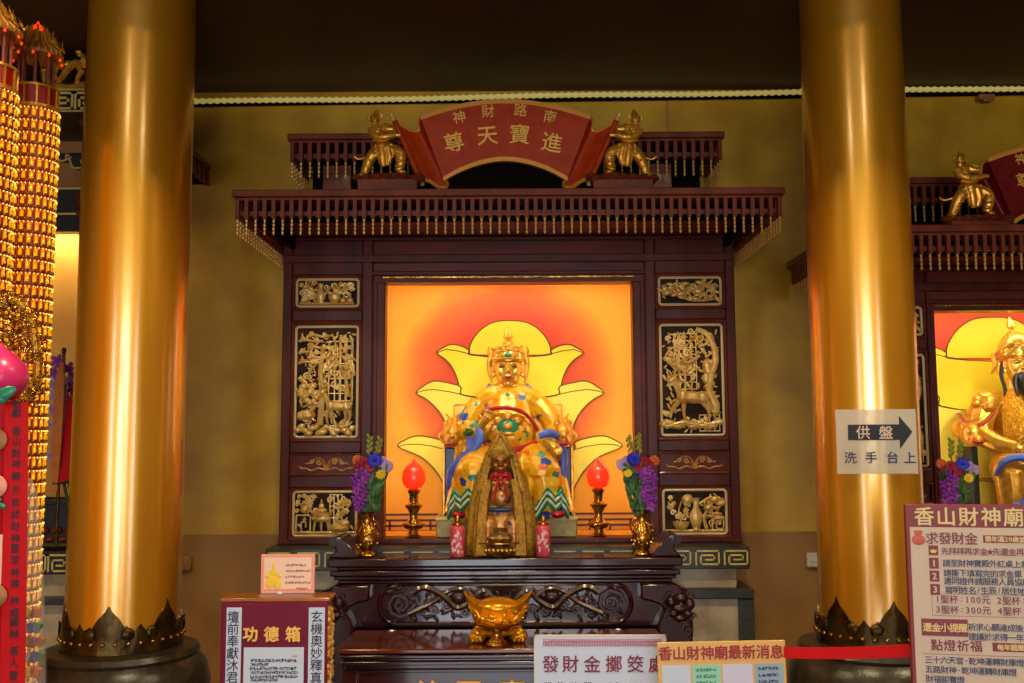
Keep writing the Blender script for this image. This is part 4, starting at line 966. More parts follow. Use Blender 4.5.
    mb = MB(); mb.box(a.x - .004, b.x + .004, YS - .254, YS + .12, zped - .02, zped - .001); mb.build('top_lip', 'fretgold', pr, bevel=.003)
    return F
deity()

# ------------------------------------------------------------------ small caped statue on the altar table
YT0, YT1 = 5.0, YB - .005
ZT = Z(558, YT0)
def caped():
    Y = 5.13; F = Fig(Y, 501, 500, Vector((0, 0, 0))); k = F.k
    zb = ZT + .002; sh = zb - F(501, 556).z; F.O.z += sh
    root = thing('caped_statue', 'small seated statue in a gold cape and pointed hood on the altar table', 'statue', F(501, 556))
    mb = MB(); face_head(F, mb, 501, 466, 9, 10, 13); F.T(mb, [(501, 474, 6), (501, 482, 4)], (5, 6.5)); mb.build('head', 'skin', root, remesh=.0024, sm=2)
    face_marks(F, root, 501, 466, 9, 10, 13)
    mb = MB(); T = lambda *a, **q: F.T(mb, *a, **q); E = lambda *a, **q: F.E(mb, *a, **q)
    T([(501, 480, 2), (501, 495, 5), (501, 512, 6), (501, 530, 6), (501, 553, 4)], (10, 15, 17, 22, 25), n=16, flat=.62, up=(0, 1, 0))
    E(489, 525, 16, 9, 9, 9); E(513, 525, 16, 9, 9, 9); E(501, 500, 16, 10, 8, 5); E(496, 492, 16, 5, 5, 5)
    T([(489, 525, 16), (488, 540, 16), (487, 553, 14)], (9, 9, 9)); T([(513, 525, 16), (514, 540, 16), (515, 553, 14)], (9, 9, 9))
    mb.build('inner_robe', 'robe2', root, remesh=.0042, sm=2)
    mb = MB(); F.E(mb, 501, 511, 20, 13, 2.6, 3); mb.build('sash_belt', 'bluedk', root)
    # cape: a folded shell open in front
    vs = []; fs = []; rows = [(454, 12, 9), (462, 16, 11), (472, 19, 12), (480, 23, 13), (490, 25, 15), (505, 29, 17), (522, 31.5, 19), (540, 33, 20), (556, 34.5, 21)]
    na = 72
    for i, (b, rx, rd) in enumerate(rows):
        op = .62 - .01 * min(i, 5)
        for j in range(na + 1):
            t = j / na; a = -PI / 2 + op + (2 * PI - 2 * op) * t; f = 1 + .05 * math.sin(j * 1.13) * min(i / 4, 1)
            vs.append(F(501 + rx * f * math.cos(a), b, -rd * f * math.sin(a)))
    for i in range(len(rows) - 1):
        for j in range(na): q = i * (na + 1) + j; fs.append((q, q + 1, q + na + 2, q + na + 1))
    mb = MB(); mb.add(vs, fs); cape = mb.build('cape', 'cape', root); so = cape.modifiers.new('thick', 'SOLIDIFY'); so.thickness = .006; so.offset = 1
    for sg in (-1, 1):                                   # broad brocade lapels
        mb = MB(); A = []; B = []
        for b, u, v, d in ((482, 9, 16, 16), (495, 11.5, 20, 20), (510, 13, 22, 22), (530, 14, 24, 24), (554, 14, 25, 25)):
            A.append(F(501 + sg * u, b, d)); B.append(F(501 + sg * v, b, d - 2.5))
        mb.sheet(spline(A, 4), spline(B, 4), .006); mb.build('cape_lapel', 'cape', root)
        mb = MB(); mb.tube(spline(A, 4), .004, n=6); mb.tube(spline(B, 4), .004, n=6); mb.build('lapel_trim', 'brass', root)
    # pointed hood crown
    mb = MB(); mb.lathe(F(501, 458, 5), [(13.6 * k, -2 * k), (14.2 * k, 1 * k), (12.8 * k, 5 * k), (9.6 * k, 11 * k), (6 * k, 17 * k), (2.6 * k, 21 * k), (.5 * k, 24 * k)], n=20, sy=.9)
    F.T(mb, [(490, 458, 12), (494, 450, 13), (501, 438, 10)], (2, 2, 1), n=6); F.T(mb, [(512, 458, 12), (508, 450, 13), (501, 438, 10)], (2, 2, 1), n=6); F.E(mb, 501, 455, 17, 3.6, 3.2, 2)
    for sg in (-1, 1): F.T(mb, [(501 + sg * 12, 456, 8), (501 + sg * 15, 468, 7), (501 + sg * 17, 482, 9), (501 + sg * 22, 494, 12)], (3, 3.4, 3.6, 3), n=8, flat=.5, up=(0, 1, 0))
    mb.build('hood', 'cape', root)
    mb = MB()
    for sg in (-1, 1): F.T(mb, [(501, 480, 19), (501 + sg * 5, 477, 20), (501 + sg * 9, 480, 18), (501 + sg * 4, 483, 19)], (1.4, 2.6, 2.2, 1), n=7); F.T(mb, [(501 + sg * 1, 481, 20), (501 + sg * 5, 492, 22), (501 + sg * 6, 502, 23)], (1.6, 1.4, 1), n=6)
    F.E(mb, 501, 481, 21, 2.2, 2, 2); mb.build('ribbon_bow', 'belt', root)
    mb = MB(); q = F(501, 556); mb.lathe((q.x, Y + .0, zb), [(.13, 0), (.13, .012), (.12, .018)], n=28, sy=.8); mb.build('base', 'bluedk', root)
caped()

# ------------------------------------------------------------------ altar table with upturned ends
def table_curls(R, W, H):
    for sg in (-1, 1):
        X_ = lambda a: W / 2 + sg * a
        R.curl(X_(104), 20, 14, sg, 3, 2.6, 1.8); R.curl(X_(104), 20, 7, -sg, 2, 1.4, 1.2)
        R.t([(X_(92), 30), (X_(80), 36), (X_(62), 28), (X_(48), 16), (X_(34), 22), (X_(22), 32), (X_(10), 24)], (3.6, 2.8), 3)
        R.t([(X_(96), 10), (X_(82), 16), (X_(70), 22), (X_(56), 32), (X_(42), 34), (X_(30), 26)], (2.8, 2.2), 3)
        for a, b, r in ((84, 14, 5), (70, 14, 4.4), (58, 18, 5), (40, 12, 5), (26, 14, 4.6), (14, 18, 5)): R.curl(X_(a), b, r, sg, 3, 1.7, 1.5)
        R.e(X_(46), 26, 9, 6, 4, 2.5); R.e(X_(38), 28, 5, 4, 4, 3); R.e(X_(18), 27, 6, 5, 4, 2.5)
        rnd = random.Random(5)
        for i in range(90): R.leaf(X_(rnd.uniform(6, 112)), rnd.uniform(5, 34), rnd.uniform(6, 11), rnd.uniform(0, 6), 1.5)
    R.e(W / 2, 20, 7, 8, 4, 2.5)
def altar_table():
    x = lambda px: X(px, 560, YT0)
    cx = (x(327) + x(683)) / 2; root = thing('altar_table', 'tall carved dark lacquer altar table with upturned ends holding vases and candles', 'table', (cx, YT0, 0))
    zz = lambda py: Z(py, YT0)
    h = (x(683) - x(327)) / 2
    mb = MB(); mb.box(cx - h, cx + h, YT0, YT1, zz(567), ZT); mb.build('table_top', 'lacquer', root, bevel=.008)
    mb = MB()
    for py0, py1, ins in ((567, 570.5, .045), (570.5, 576, .012), (576, 580, .03), (580, 584, .05)): mb.box(cx - h + ins, cx + h - ins, YT0 + ins * .6, YT1 - .01, zz(py1), zz(py0))
    mb.build('edge_moulding', 'lacquer', root, bevel=.006)
    for sg in (-1, 1):
        q = [(652, 558), (660, 547), (668, 538.5), (674, 535.5), (680, 537), (682.5, 541), (681, 545), (676.5, 546.5), (675, 550), (679, 554), (683, 558)]
        pts = [(cx + sg * (x(a) - cx), zz(b)) for a, b in q]
        o = MB(); o.prism(pts, YT0 + .03, YT1 - .02); o.build('upturned_end', 'lacquer', root, bevel=.007)
        o = MB(); p = (cx + sg * (x(678) - cx), zz(541)); o.tube([(p[0], YT0 + .02, p[1]), (p[0], YT1 - .01, p[1])], .024, n=14); o.build('end_roll', 'lacquer', root)
    # apron with carved oval panel
    mb = MB(); mb.box(cx - h + .04, cx + h - .04, YT0 + .06, YT0 + .13, zz(630), zz(583)); mb.build('apron', 'lacquer', root, bevel=.01)
    px0, px1, pz0, pz1 = x(378), x(632), zz(626), zz(585); r = (pz1 - pz0) / 2; loop = []
    for c_, a0 in ((px1 - r, -PI / 2), (px0 + r, PI / 2)):
        loop += [Vector((a, YT0 + .055, b)) for a, b in arc(c_, (pz0 + pz1) / 2, r, a0, a0 + PI, 10)]
    ap = MB().tube(loop, .012, n=8, closed=True).build('carved_apron', 'lacquer', root)
    mb = MB(); R = Rel(mb, px0, pz0, YT0 + .062, .005); table_curls(R, (px1 - px0) / .005, (pz1 - pz0) / .005); mb.build('dragon_relief', 'lacrelief', ap)
    # cabriole legs with lion masks
    for sg in (-1, 1):
        X_ = lambda px: cx + sg * (x(px) - cx)
        outer = [(676, 584), (682, 590), (688, 600), (691, 613), (692, 630), (690, 650), (684, 680), (679, 720)]
        inner = [(665, 720), (664, 690), (663, 660), (660, 640), (655, 629), (659, 618), (664, 610), (656, 604), (640, 600), (640, 584)]
        pts = [(X_(a), zz(b)) for a, b in outer + inner]
        leg = MB().prism(pts, YT0 - .01, YT0 + .14).build('leg', 'lacquer', root, bevel=.012)
        o = MB(); q = [(X_(672), zz(718)), (X_(672), zz(735)), (X_(676), zz(748)), (X_(684), zz(757))]
        zf = .0
        o.tube([(X_(672), YT0 + .06, zz(716)), (X_(672), YT0 + .06, .12), (X_(676), YT0 + .06, .04), (X_(684), YT0 + .06, .02)], [.045, .04, .045, .05], n=10); o.tube([(X_(684), YT0 + .06, .0), (X_(684), YT0 + .06, .04)], .05, n=10)
        o.build('foot', 'lacquer', leg)
        mb = MB(); R = Rel(mb, X_(676), zz(640), YT0 - .012, .005, sg < 0, 0); rnd = random.Random(2)
        for q in ((4, 40, 7, 5), (-6, 36, 5, 6), (12, 34, 5, 6), (3, 30, 9, 5), (-4, 25, 5, 4), (10, 25, 5, 4), (3, 21, 8, 4), (3, 33, 3, 4)): R.e(q[0], q[1], q[2], q[3], 4, 1.5)
        for a, b in ((-8, 42), (12, 44), (14, 22), (-10, 22), (4, 14), (10, 8)): R.curl(a, b, 4, 1, 2, 1.2)
        for i in range(5): R.t([(2 + i * 3, 52 - i * 1.5), (5 + i * 3, 46 - i * 1.5)], 1.1, 1.5)
        R.t([(-8, 44), (-13, 36), (-10, 30)], (2, 1.2), 2); R.t([(12, 18), (13, 8), (8, 2)], (1.6, 1), 2)
        mb.build('lion_mask', 'lacrelief', leg)
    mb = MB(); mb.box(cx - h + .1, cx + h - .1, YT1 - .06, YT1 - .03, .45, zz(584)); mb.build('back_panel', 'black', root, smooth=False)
    return cx, h
TCX, THW = altar_table()
# ------------------------------------------------------------------ lower offering table in front
YL = 4.5
def lower_table():
    x = lambda px: X(px, 655, YL); zz = lambda py: Z(py, YL); ztop = zz(648.5)
    cx = TCX; h = cx - x(338); root = thing('offering_table', 'lower dark lacquer offering table with gold letters in front of the altar table', 'table', (cx, YL, 0))
    mb = MB(); mb.box(cx - h, cx + h, YL, 4.955, ztop - .022, ztop); mb.build('table_top', 'lactop', root, bevel=.006)
    mb = MB()
    for a, b, ins in ((652.8, 655, .02), (655, 658.5, .004), (658.5, 661.5, .018), (661.5, 665.5, .008), (665.5, 670, .03)): mb.box(cx - h + ins, cx + h - ins, YL + ins, 4.95, zz(b), zz(a))
    mb.build('edge_moulding', 'lacquer', root, bevel=.004)
    mb = MB(); mb.box(cx - h + .05, cx + h - .05, YL + .045, YL + .075, zz(720), zz(670)); mb.box(cx - h + .05, cx + h - .05, YL + .04, YL + .075, zz(674.5), zz(671)); ap = mb.build('apron', 'lacquer', root, bevel=.004)
    for sg in (-1, 1):
        for yy in (YL + .03, 4.86):
            o = MB(); a = cx + sg * (h - .05); o.box(a - .035, a + .035, yy, yy + .07, 0, zz(670)); o.build('leg', 'lacquer', root, bevel=.008)
    for ch, px in zip('尊天寶', (427, 469, 512)):
        mb = MB(); p = P(px, 694, YL + .043); mb.glyph(ch, p, 28 * .0045, bold=.02, depth=.008); mb.build('character', 'letter', root)
    return ztop
ZL = lower_table()

# ------------------------------------------------------------------ things on the tables
def lathe_px(mb, o, k, prof, n=24, sy=1): mb.lathe(o, [(max(r * k, 0.0002), z * k) for r, z in prof], n=n, sy=sy)
def ingot():
    Y = 4.68; p = P(498, 640, Y); k = Y / 1000; o = Vector((p.x, Y, ZL + .001)); root = thing('gold_ingot', 'boat-shaped gold ingot bowl with raised tips on the lower offering table', 'ingot', o)
    mb = MB(); n = 56; m = 14; vs = []; fs = []
    H = 36
    def ringpt(t, a, inner=0):
        ca, sa = math.cos(a), math.sin(a)
        rx = (16 + 17.5 * t ** .8) - inner * 1.6; ry = (12 + 9 * t ** .7) - inner * 1.6
        z = 10 + 24 * t + (t ** 2.2) * 13 * abs(ca) ** 2.6 - (t ** 2) * 3 * (1 - abs(ca))
        return o + Vector((rx * ca * k, ry * sa * k, z * k))
    for i in range(m + 1):
        for j in range(n): vs.append(ringpt(i / m, 2 * PI * j / n))
    for i in range(m + 1):
        for j in range(n): vs.append(ringpt(1 - i / m * .35, 2 * PI * j / n, 1))
    R = 2 * m + 2
    for i in range(R - 1):
        for j in range(n): fs.append((i * n + j, i * n + (j + 1) % n, (i + 1) * n + (j + 1) % n, (i + 1) * n + j))
    fs.append(tuple(range(n))[::-1]); fs.append(tuple((R - 1) * n + j for j in range(n)))
    mb.add(vs, fs); body = mb.build('bowl', 'ingot', root)
    mb = MB(); mb.ell(o + Vector((0, 0, 31 * k)), (23 * k, 15 * k, 10.5 * k), nu=32, nv=14); mb.build('heaped_mound', 'ingot', root)
    mb = MB(); rnd = random.Random(4)
    def surf(t, a, d=.6): p_ = ringpt(t, a); q = o + Vector((0, 0, 22 * k)); v = (p_ - q); v.z *= .2; return p_ + v.normalized() * d * k
    for s0 in (-1, 1):
        for w in range(3):
            pts = [surf(.25 + .5 * (i / 16) + .1 * math.sin(i * .9 + w), -PI / 2 + s0 * (.25 + .85 * i / 16) + .1 * w) for i in range(17)]
            mb.tube(pts, [(1.6 - .06 * i) * k for i in range(17)], n=6)
        for i in range(26): mb.ell(surf(rnd.uniform(.2, .8), -PI / 2 + s0 * rnd.uniform(.1, 1.25)), (1.9 * k, 1.2 * k, 1.4 * k), None, 7, 5)
    for i in range(5): mb.ell(surf(.5, -PI / 2 + .06 * (i - 2)), (2 * k, 1.4 * k, 2.6 * k), None, 8, 6)
    mb.build('dragon_relief', 'ingot', body)
    for a, b in ((-20, -8), (20, -8), (-18, 9), (18, 9)):
        f = MB(); q = o + Vector((a * k, b * k, 5 * k)); f.ell(q, (9 * k, 7 * k, 5.2 * k)); f.ell(q + Vector((0, 0, 4 * k)), (6 * k, 5 * k, 5 * k))
        for t in (-1, 0, 1): f.ell(q + Vector((t * 4 * k, -6 * k, -2 * k)), (2.2 * k, 3 * k, 2.8 * k))
        f.build('lion_foot', 'ingot', root)
    mb = MB(); mb.lathe(o, [(20 * k, 6 * k), (23 * k, 8 * k), (22 * k, 11 * k), (16 * k, 12 * k)], n=36, sy=.75); mb.build('skirt', 'ingot', root)
ingot()
Y = 4.56; k = Y / 1000; p = P(497, 648, Y); o = Vector((p.x, Y, ZL + .001)); r = thing('offering_cup', 'small wide brass stem cup standing in front of the gold ingot bowl', 'cup', o)
mb = MB(); lathe_px(mb, o, k, [(10, 0), (10.5, 2), (9, 4), (7, 6), (5.5, 9), (5, 12), (6, 14.5)], 32); mb.build('stem', 'brass', r)
mb = MB(); lathe_px(mb, o, k, [(6, 14.5), (14, 16.5), (20, 19.5), (22.5, 22), (22.8, 23), (21.6, 23), (16, 19.5), (6, 17)], 40); mb.build('bowl', 'brass', r)
# candles in red wrap
for i, (px, lab) in enumerate(((457.5, 'pink-red wrapped votive candle left of the small caped statue'), (543.5, 'pink-red wrapped votive candle right of the small caped statue'))):
    Y = 5.06; k = Y / 1000; p = P(px, 557, Y); o = Vector((p.x, Y, ZT + .001)); r = thing('votive_candle', lab, 'candle', o, 'wrapped votive candles')
    mb = MB(); lathe_px(mb, o, k, [(6.6, 0), (7.4, 1), (7.4, 27), (6.6, 29.5), (4.6, 31)], 28); mb.build('wrapped_jar', 'pinkcandle', r)
    mb = MB(); lathe_px(mb, o, k, [(7.55, 3), (7.55, 24)], 20, 1)
    mb = MB()
    for j in range(22):
        a = -PI / 2 + random.uniform(-.8, .8); z = random.uniform(4, 24); q = o + Vector((7.5 * k * math.cos(a), 7.5 * k * math.sin(a), z * k)); mb.ell(q, (1.1 * k, .5 * k, 1.9 * k), Matrix.Rotation(a + PI / 2, 3, 'Z'), 7, 5)
    mb.build('pale_print', 'silverprint', r)
    mb = MB(); lathe_px(mb, o, k, [(5.6, 30.8), (5.8, 33), (4.2, 34)], 20); lathe_px(mb, o, k, [(2.6, 34), (3, 36), (1.6, 39), (.4, 41)], 12); mb.build('gilt_cap', 'brass', r)
# bronze incense burner
Y = 5.06; k = Y / 1000 * 1.2; p = P(500, 557, Y); o = Vector((p.x, Y, ZT + .001)); r = thing('incense_burner', 'small round bronze incense burner at the feet of the caped statue', 'censer', o)
mb = MB(); lathe_px(mb, o, k, [(8, 0), (12, .5), (16, 4), (16.5, 7), (13, 10), (11, 11), (15, 13), (16.5, 15.5), (14, 19), (10, 21), (12, 22.5), (12.4, 24), (9, 24), (8, 21)], 36, .8); mb.build('bowl', 'censer', r)
mb = MB(); lathe_px(mb, o, k, [(17.4, 10.6), (19.4, 11.2), (19.4, 12.2), (15, 12.4)], 36, .8)
mb.build('brass_rim', 'brass', r)
for sg in (-1, 1): mb = MB(); mb.tube(spline([o + Vector((sg * a * k, 0, b * k)) for a, b in ((13, 19), (19, 22), (20, 17), (16, 14))], 4), 1.3 * k, n=7); mb.build('handle', 'censer', r)
mb = MB()
for j in range(10): a = -PI / 2 + (j - 4.5) * .22; mb.ell(o + Vector((16.4 * k * math.cos(a), 13 * k * math.sin(a), 6 * k)), (1.6 * k, 1 * k, 2 * k), None, 7, 5)
mb.build('bead_row', 'brass', r)
# lotus-bud lamps
def bud_lamp(px, lab):
    Y = 5.56; k = Y / 1000; p = P(px, 537, Y); o = Vector((p.x, Y, Z(538, YC) + .001)); r = thing('lotus_lamp', lab, 'lamp', o, 'red lotus bud lamps')
    mb = MB(); lathe_px(mb, o, k, [(7, 0), (8, 1), (5, 3), (4, 7), (9, 9), (11.5, 12), (11, 13.5), (6.5, 14.5), (4.2, 19), (4, 23), (6, 27), (8.5, 30), (8.8, 31.5), (6, 32.5), (4.5, 34), (4.6, 42), (6.2, 44), (6.4, 46), (4, 47), (4, 49)], 28); mb.build('stand', 'brass', r)
    mb = MB(); lathe_px(mb, o, k, [(4, 47), (8, 48.5), (11, 53), (12, 58), (11, 64), (8, 69), (4, 73), (1.2, 76), (.2, 77.5)], 28); mb.build('glowing_bud', 'redlite', r)
bud_lamp(413.5, 'glowing red lotus-bud lamp on a brass stand, left of the seated deity')
bud_lamp(599, 'glowing red lotus-bud lamp on a brass stand, right of the seated deity')
# vases of flowers
def flower(mb, p, r, n=6, tilt=None, cup=.25):
    rot = tilt or Matrix.Identity(3)
    for i in range(n):
        a = 2 * PI * i / n; d = Vector((math.cos(a), -.25, math.sin(a)))
        mb.ell(p + rot @ (d * r * .6), (r * .34, r * .16, r * .5), rot @ Matrix.Rotation(-a + PI / 2, 3, 'Y'), 7, 5)
    mb.ell(p + rot @ Vector((0, -r * .3, 0)), (r * .24, r * .2, r * .24), None, 7, 5)
def bouquet(px, py, Y, zbase, lab, mirror, off=None, scale=1.0, vlab='vase', seed=1):
    k = Y / 1000 * scale; p = P(px, py, Y); o = Vector((p.x, Y, zbase)); rnd = random.Random(seed); sg = -1 if mirror else 1
    r = thing('flower_vase', lab, 'vase', o, 'brass vases with bouquets')
    mb = MB(); lathe_px(mb, o, k, [(7.5, 0), (8.4, 1), (7.6, 3), (5.4, 5), (7, 8), (10, 13), (10.6, 18), (9, 24), (6, 30), (4.6, 35), (5.2, 39), (8, 42.5), (9.2, 44), (8, 44), (4, 39)], 30); v = mb.build('vase', 'brass', r)
    mb = MB()
    for i in range(26): a = rnd.uniform(PI, 2 * PI); z = rnd.uniform(9, 32); rr = 10.2 if z < 24 else 7; mb.ell(o + Vector((rr * k * math.cos(a), rr * k * math.sin(a), z * k)), (1.5 * k, 1 * k, 1.8 * k), None, 7, 5)
    for s2 in (-1, 1): mb.tube(spline([o + Vector((s2 * a * k, 0, b * k)) for a, b in ((5, 37), (9, 33), (11, 27), (9.6, 22))], 4), 1 * k, n=6)
    mb.build('vase_relief', 'brass', v)
    Q = lambda a, b, d=0: o + Vector((sg * a * k, -d * k, b * k))
    mb = MB()
    for i in range(150):
        t = rnd.random(); a = rnd.uniform(-11, 21) * (.35 + .65 * t); b = 42 + t * 44; d = rnd.uniform(-7, 8)
        mb.ell(Q(a, b, d), (rnd.uniform(1.4, 2.6) * k, .5 * k, rnd.uniform(4, 7) * k), Matrix.Rotation(sg * (a * .035 + rnd.uniform(-.5, .5)), 3, 'Y') @ Matrix.Rotation(rnd.uniform(-.5, .5), 3, 'X'), 7, 5)
    for i in range(9): a = rnd.uniform(-8, 12); mb.tube([Q(0, 40), Q(a * .5, 60, 2), Q(a, 84, 3)], .6 * k, n=5)
    mb.build('foliage', 'green', r)
    for a, b in ((2, 118), (12, 116)):
        mb = MB(); mb.tube(spline([Q(2, 80), Q(a * .6, 98), Q(a, b)], 4), .6 * k, n=5)
        for j in range(7): mb.ell(Q(a * (.75 + .04 * j) + (1.6 if j % 2 else -1.6), b - 16 + j * 2.6), (1.5 * k, 1.2 * k, 3 * k), Matrix.Rotation(.4 * (1 if j % 2 else -1), 3, 'Y'), 7, 5)
        mb.build('tall_bud_stem', 'palegreen', r)
    def fl(name, m_, pts, rad, n=6):
        for a, b, d in pts:
            mb = MB(); flower(mb, Q(a, b, d), rad * k * rnd.uniform(.9, 1.1), n, Matrix.Rotation(rnd.uniform(-.5, .5), 3, 'Z') @ Matrix.Rotation(rnd.uniform(-.4, .4), 3, 'X')); mb.build(name, m_, r)
    fl('orchid_bloom', 'purple', [(-6, 82, 10), (-11, 74, 9), (-4, 72, 11), (-9, 65, 10), (-2, 63, 10), (-10, 56, 10), (-4, 55, 11), (-8, 48, 9), (-1, 79, 9)], 5.6, 5)
    fl('chrysanthemum', 'lav', [(20, 88, 6), (15, 92, 5)], 5.2, 12); fl('carnation', 'crimson', [(-3, 92, 7), (4, 87, 8), (-8, 88, 5)], 5, 9)
    fl('cornflower', 'blue', [(8, 94, 9)], 6.2, 13); fl('yellow_daisy', 'yellowf', [(14, 80, 8)], 4.4, 9); fl('marigold', 'orangef', [(-13, 92, 4)] if mirror else [(-10, 94, 2)], 5, 10)
    return r
bouquet(367, 557, 5.10, ZT + .001, 'brass vase with purple orchids at the left end of the altar table', False, seed=2)
bouquet(642.5, 557, 5.10, ZT + .001, 'brass vase with purple orchids at the right end of the altar table', True, seed=5)
# ------------------------------------------------------------------ armoured guardian in the right-edge niche
def guardian():
    F = Fig(5.80, 1020, 441); zb = F(1020, 540).z
    root = thing('guardian_statue', 'golden armoured statue with long black beard at the right edge', 'statue', F(1020, 540))
    E = lambda mb, *a, **q: F.E(mb, *a, **q); T = lambda mb, *a, **q: F.T(mb, *a, **q)
    mb = MB(); face_head(F, mb, 1018, 366, 8, 13.5, 17); T(mb, [(1018, 378, 3), (1020, 394, 0)], (9, 12)); E(mb, 1001.5, 368, 2, 2.2, 8, 3)
    mb.build('head', 'face', root, remesh=.0032, sm=2); face_marks(F, root, 1018, 366, 8, 13.5, 17)
    mb = MB(); T(mb, [(1018, 377, 20), (1018, 386, 25), (1019, 400, 28), (1020, 414, 27)], (6.5, 8, 6, 1.2), n=10, flat=.6, up=(0, 1, 0))
    for sg in (-1, 1): T(mb, [(1018 + sg * 3, 374, 22), (1018 + sg * 8, 378, 19), (1018 + sg * 9, 390, 20), (1018 + sg * 7, 402, 22)], (1.4, 2.6, 2.2, .6), n=7)
    mb.build('beard', 'hair', root)
    for sg in (-1, 1): mb = MB(); T(mb, [(1018 + sg * 14, 362, 6), (1018 + sg * 17, 376, 8), (1018 + sg * 16, 390, 12), (1018 + sg * 19, 400, 14)], (1.8, 2, 1.8, .6), n=7); mb.build('side_lock', 'hair', root)
    mb = MB(); k = F.k; c0 = F(1017, 353, 6)
    mb.lathe(c0, [(15.5 * k, -5 * k), (17 * k, -4 * k), (16.6 * k, 0), (15.6 * k, 6 * k), (13.4 * k, 12 * k), (9.6 * k, 17 * k), (5 * k, 20 * k), (3.4 * k, 21 * k)], n=26)
    tilt = Matrix.Rotation(-.12, 3, 'Y'); mb.lathe(c0 + Vector((-2 * k, 0, 19 * k)), [(4 * k, 0), (5 * k, 1 * k), (2.4 * k, 2.4 * k), (2.2 * k, 4 * k), (4.2 * k, 7 * k), (3.2 * k, 11 * k), (.3 * k, 17 * k)], n=14, rot=tilt)
    h = mb.build('helmet', 'face', root)
    mb = MB(); rnd = random.Random(8)
    for i in range(40): a = -PI / 2 + rnd.uniform(-1.3, 1.3); mb.ell(c0 + Vector((16 * k * math.cos(a), 16 * k * math.sin(a), rnd.uniform(-3, 8) * k)), (2 * k, 1.2 * k, 1.6 * k), None, 7, 5)
    for sg in (-1, 1): T(mb, [(1018 + sg * 17, 350, 4), (1018 + sg * 21, 356, 2), (1018 + sg * 20, 366, 2), (1018 + sg * 23, 374, 0)], (2, 2.6, 2.4, .8), n=7)
    mb.build('helmet_filigree', 'gold', h)
    # armoured torso
    mb = MB(); T(mb, [(1020, 394, 2), (1020, 414, 8), (1020, 436, 12), (1020, 458, 10)], (22, 30, 32, 30), n=18, flat=.75, up=(0, 1, 0)); E(mb, 1020, 438, 18, 28, 22, 20)
    mb.build('breastplate', 'armor', root, remesh=.005, sm=2)
    for sg in (-1, 1):
        X_ = lambda a: 1020 + sg * a
        mb = MB(); T(mb, [(X_(26), 400, 2), (X_(40), 416, 6), (X_(45), 434, 12)], (14, 14, 12)); T(mb, [(X_(45), 434, 12), (X_(36), 444, 30), (X_(24), 448, 42)], (11, 9, 7))
        arm = mb.build('arm', 'gold', root, remesh=.005, sm=2)
        mb = MB(); E(mb, X_(36), 402, 8, 13, 11, 13); E(mb, X_(37), 407, 18, 7, 6, 6)
        for j in range(7): a = PI * j / 6; E(mb, X_(36) + 12 * math.cos(a), 404 - 9 * math.sin(a), 12, 4, 4, 4)
        mb.build('lion_pauldron', 'gold', arm, remesh=.0045, sm=2)
        mb = MB(); T(mb, [(X_(34), 410, 18), (X_(46), 421, 20), (X_(56), 423, 16), (X_(64), 413, 10)], (2, 3, 3.4, 1), n=7, flat=.6, up=(0, 1, 0)); mb.build('sleeve_flare', 'gold', arm)
        mb = MB(); T(mb, [(X_(33), 413, 19), (X_(46), 424.5, 21), (X_(56.5), 426, 17), (X_(66), 413, 10)], (1, 1.5, 1.6, .8), n=6); mb.build('red_edge', 'belt', arm)
        mb = MB(); hand(F, mb, (X_(28), 447, 42), (X_(22), 449, 46), ((-sg * .8, .2, .5), (0, .9, -.2), (-sg * .3, .5, -.6)), 2.3, .5); mb.build('hand', 'face', root, remesh=.0026, sm=2)
        mb = MB(); T(mb, [(X_(12), 460, 6), (X_(24), 466, 26), (X_(34), 470, 46)], (19, 19, 17), n=14); E(mb, X_(34), 470, 46, 17, 15, 15); T(mb, [(X_(34), 470, 46), (X_(33), 490, 46), (X_(31), 520, 40), (X_(30), 538, 38)], (16, 14, 12, 13), n=14)
        E(mb, X_(31), 536, 48, 9, 5, 14)
        leg = mb.build('armoured_leg', 'gold', root, remesh=.0055, sm=2)
        mb = MB(); T(mb, [(X_(16), 474, 58), (X_(22), 461, 62), (X_(34), 456, 63), (X_(46), 460, 60), (X_(51), 473, 52)], (2.4, 3.6, 3.8, 3.4, 1.6), n=8); T(mb, [(X_(26), 490, 61), (X_(32), 500, 61), (X_(40), 498, 59)], (2.5, 3.6, 1.4), n=7); T(mb, [(X_(24), 480, 61), (X_(27), 492, 62), (X_(24), 506, 58)], (1.5, 3, 1), n=7); mb.build('blue_skirt_edge', 'sash', leg)
        # chair arm with beast head
        mb = MB(); T(mb, [(X_(54), 430, -14), (X_(57), 428, 4), (X_(58), 434, 14)], (8, 10, 10)); E(mb, X_(58), 434, 20, 9.5, 11, 12); E(mb, X_(58), 440, 30, 7, 6, 8)
        for s2 in (-1, 1): E(mb, X_(58) + s2 * 6, 426, 18, 3, 4, 3); E(mb, X_(58) + s2 * 3.4, 432, 29, 2.5, 2.3, 2.3)
        b = mb.build('beast_head_arm', 'gold', root, remesh=.0045, sm=2)
        mb = MB(); E(mb, X_(58), 441.5, 35, 6.4, 2, 5); mb.build('beast_mouth', 'belt', b)
        a, b_ = sorted((F(X_(50), 0).x, F(X_(57), 0).x)); MB().box(a, b_, F.Y - .1, F.Y + .08, zb, F(0, 446).z).build('throne_side', 'hair', root, bevel=.008)
    mb = MB(); T(mb, [(992, 452, 32), (1006, 458, 38), (1020, 460, 40), (1034, 458, 38), (1048, 452, 32)], 3.4, n=8); E(mb, 1020, 459, 44, 7, 5, 3); mb.build('belt', 'bluedk', root)
    mb = MB(); T(mb, [(1020, 462, 42), (1019, 490, 46), (1020, 520, 40)], (6, 8, 7), n=10, flat=.4, up=(0, 1, 0)); mb.build('front_panel', 'robe', root)
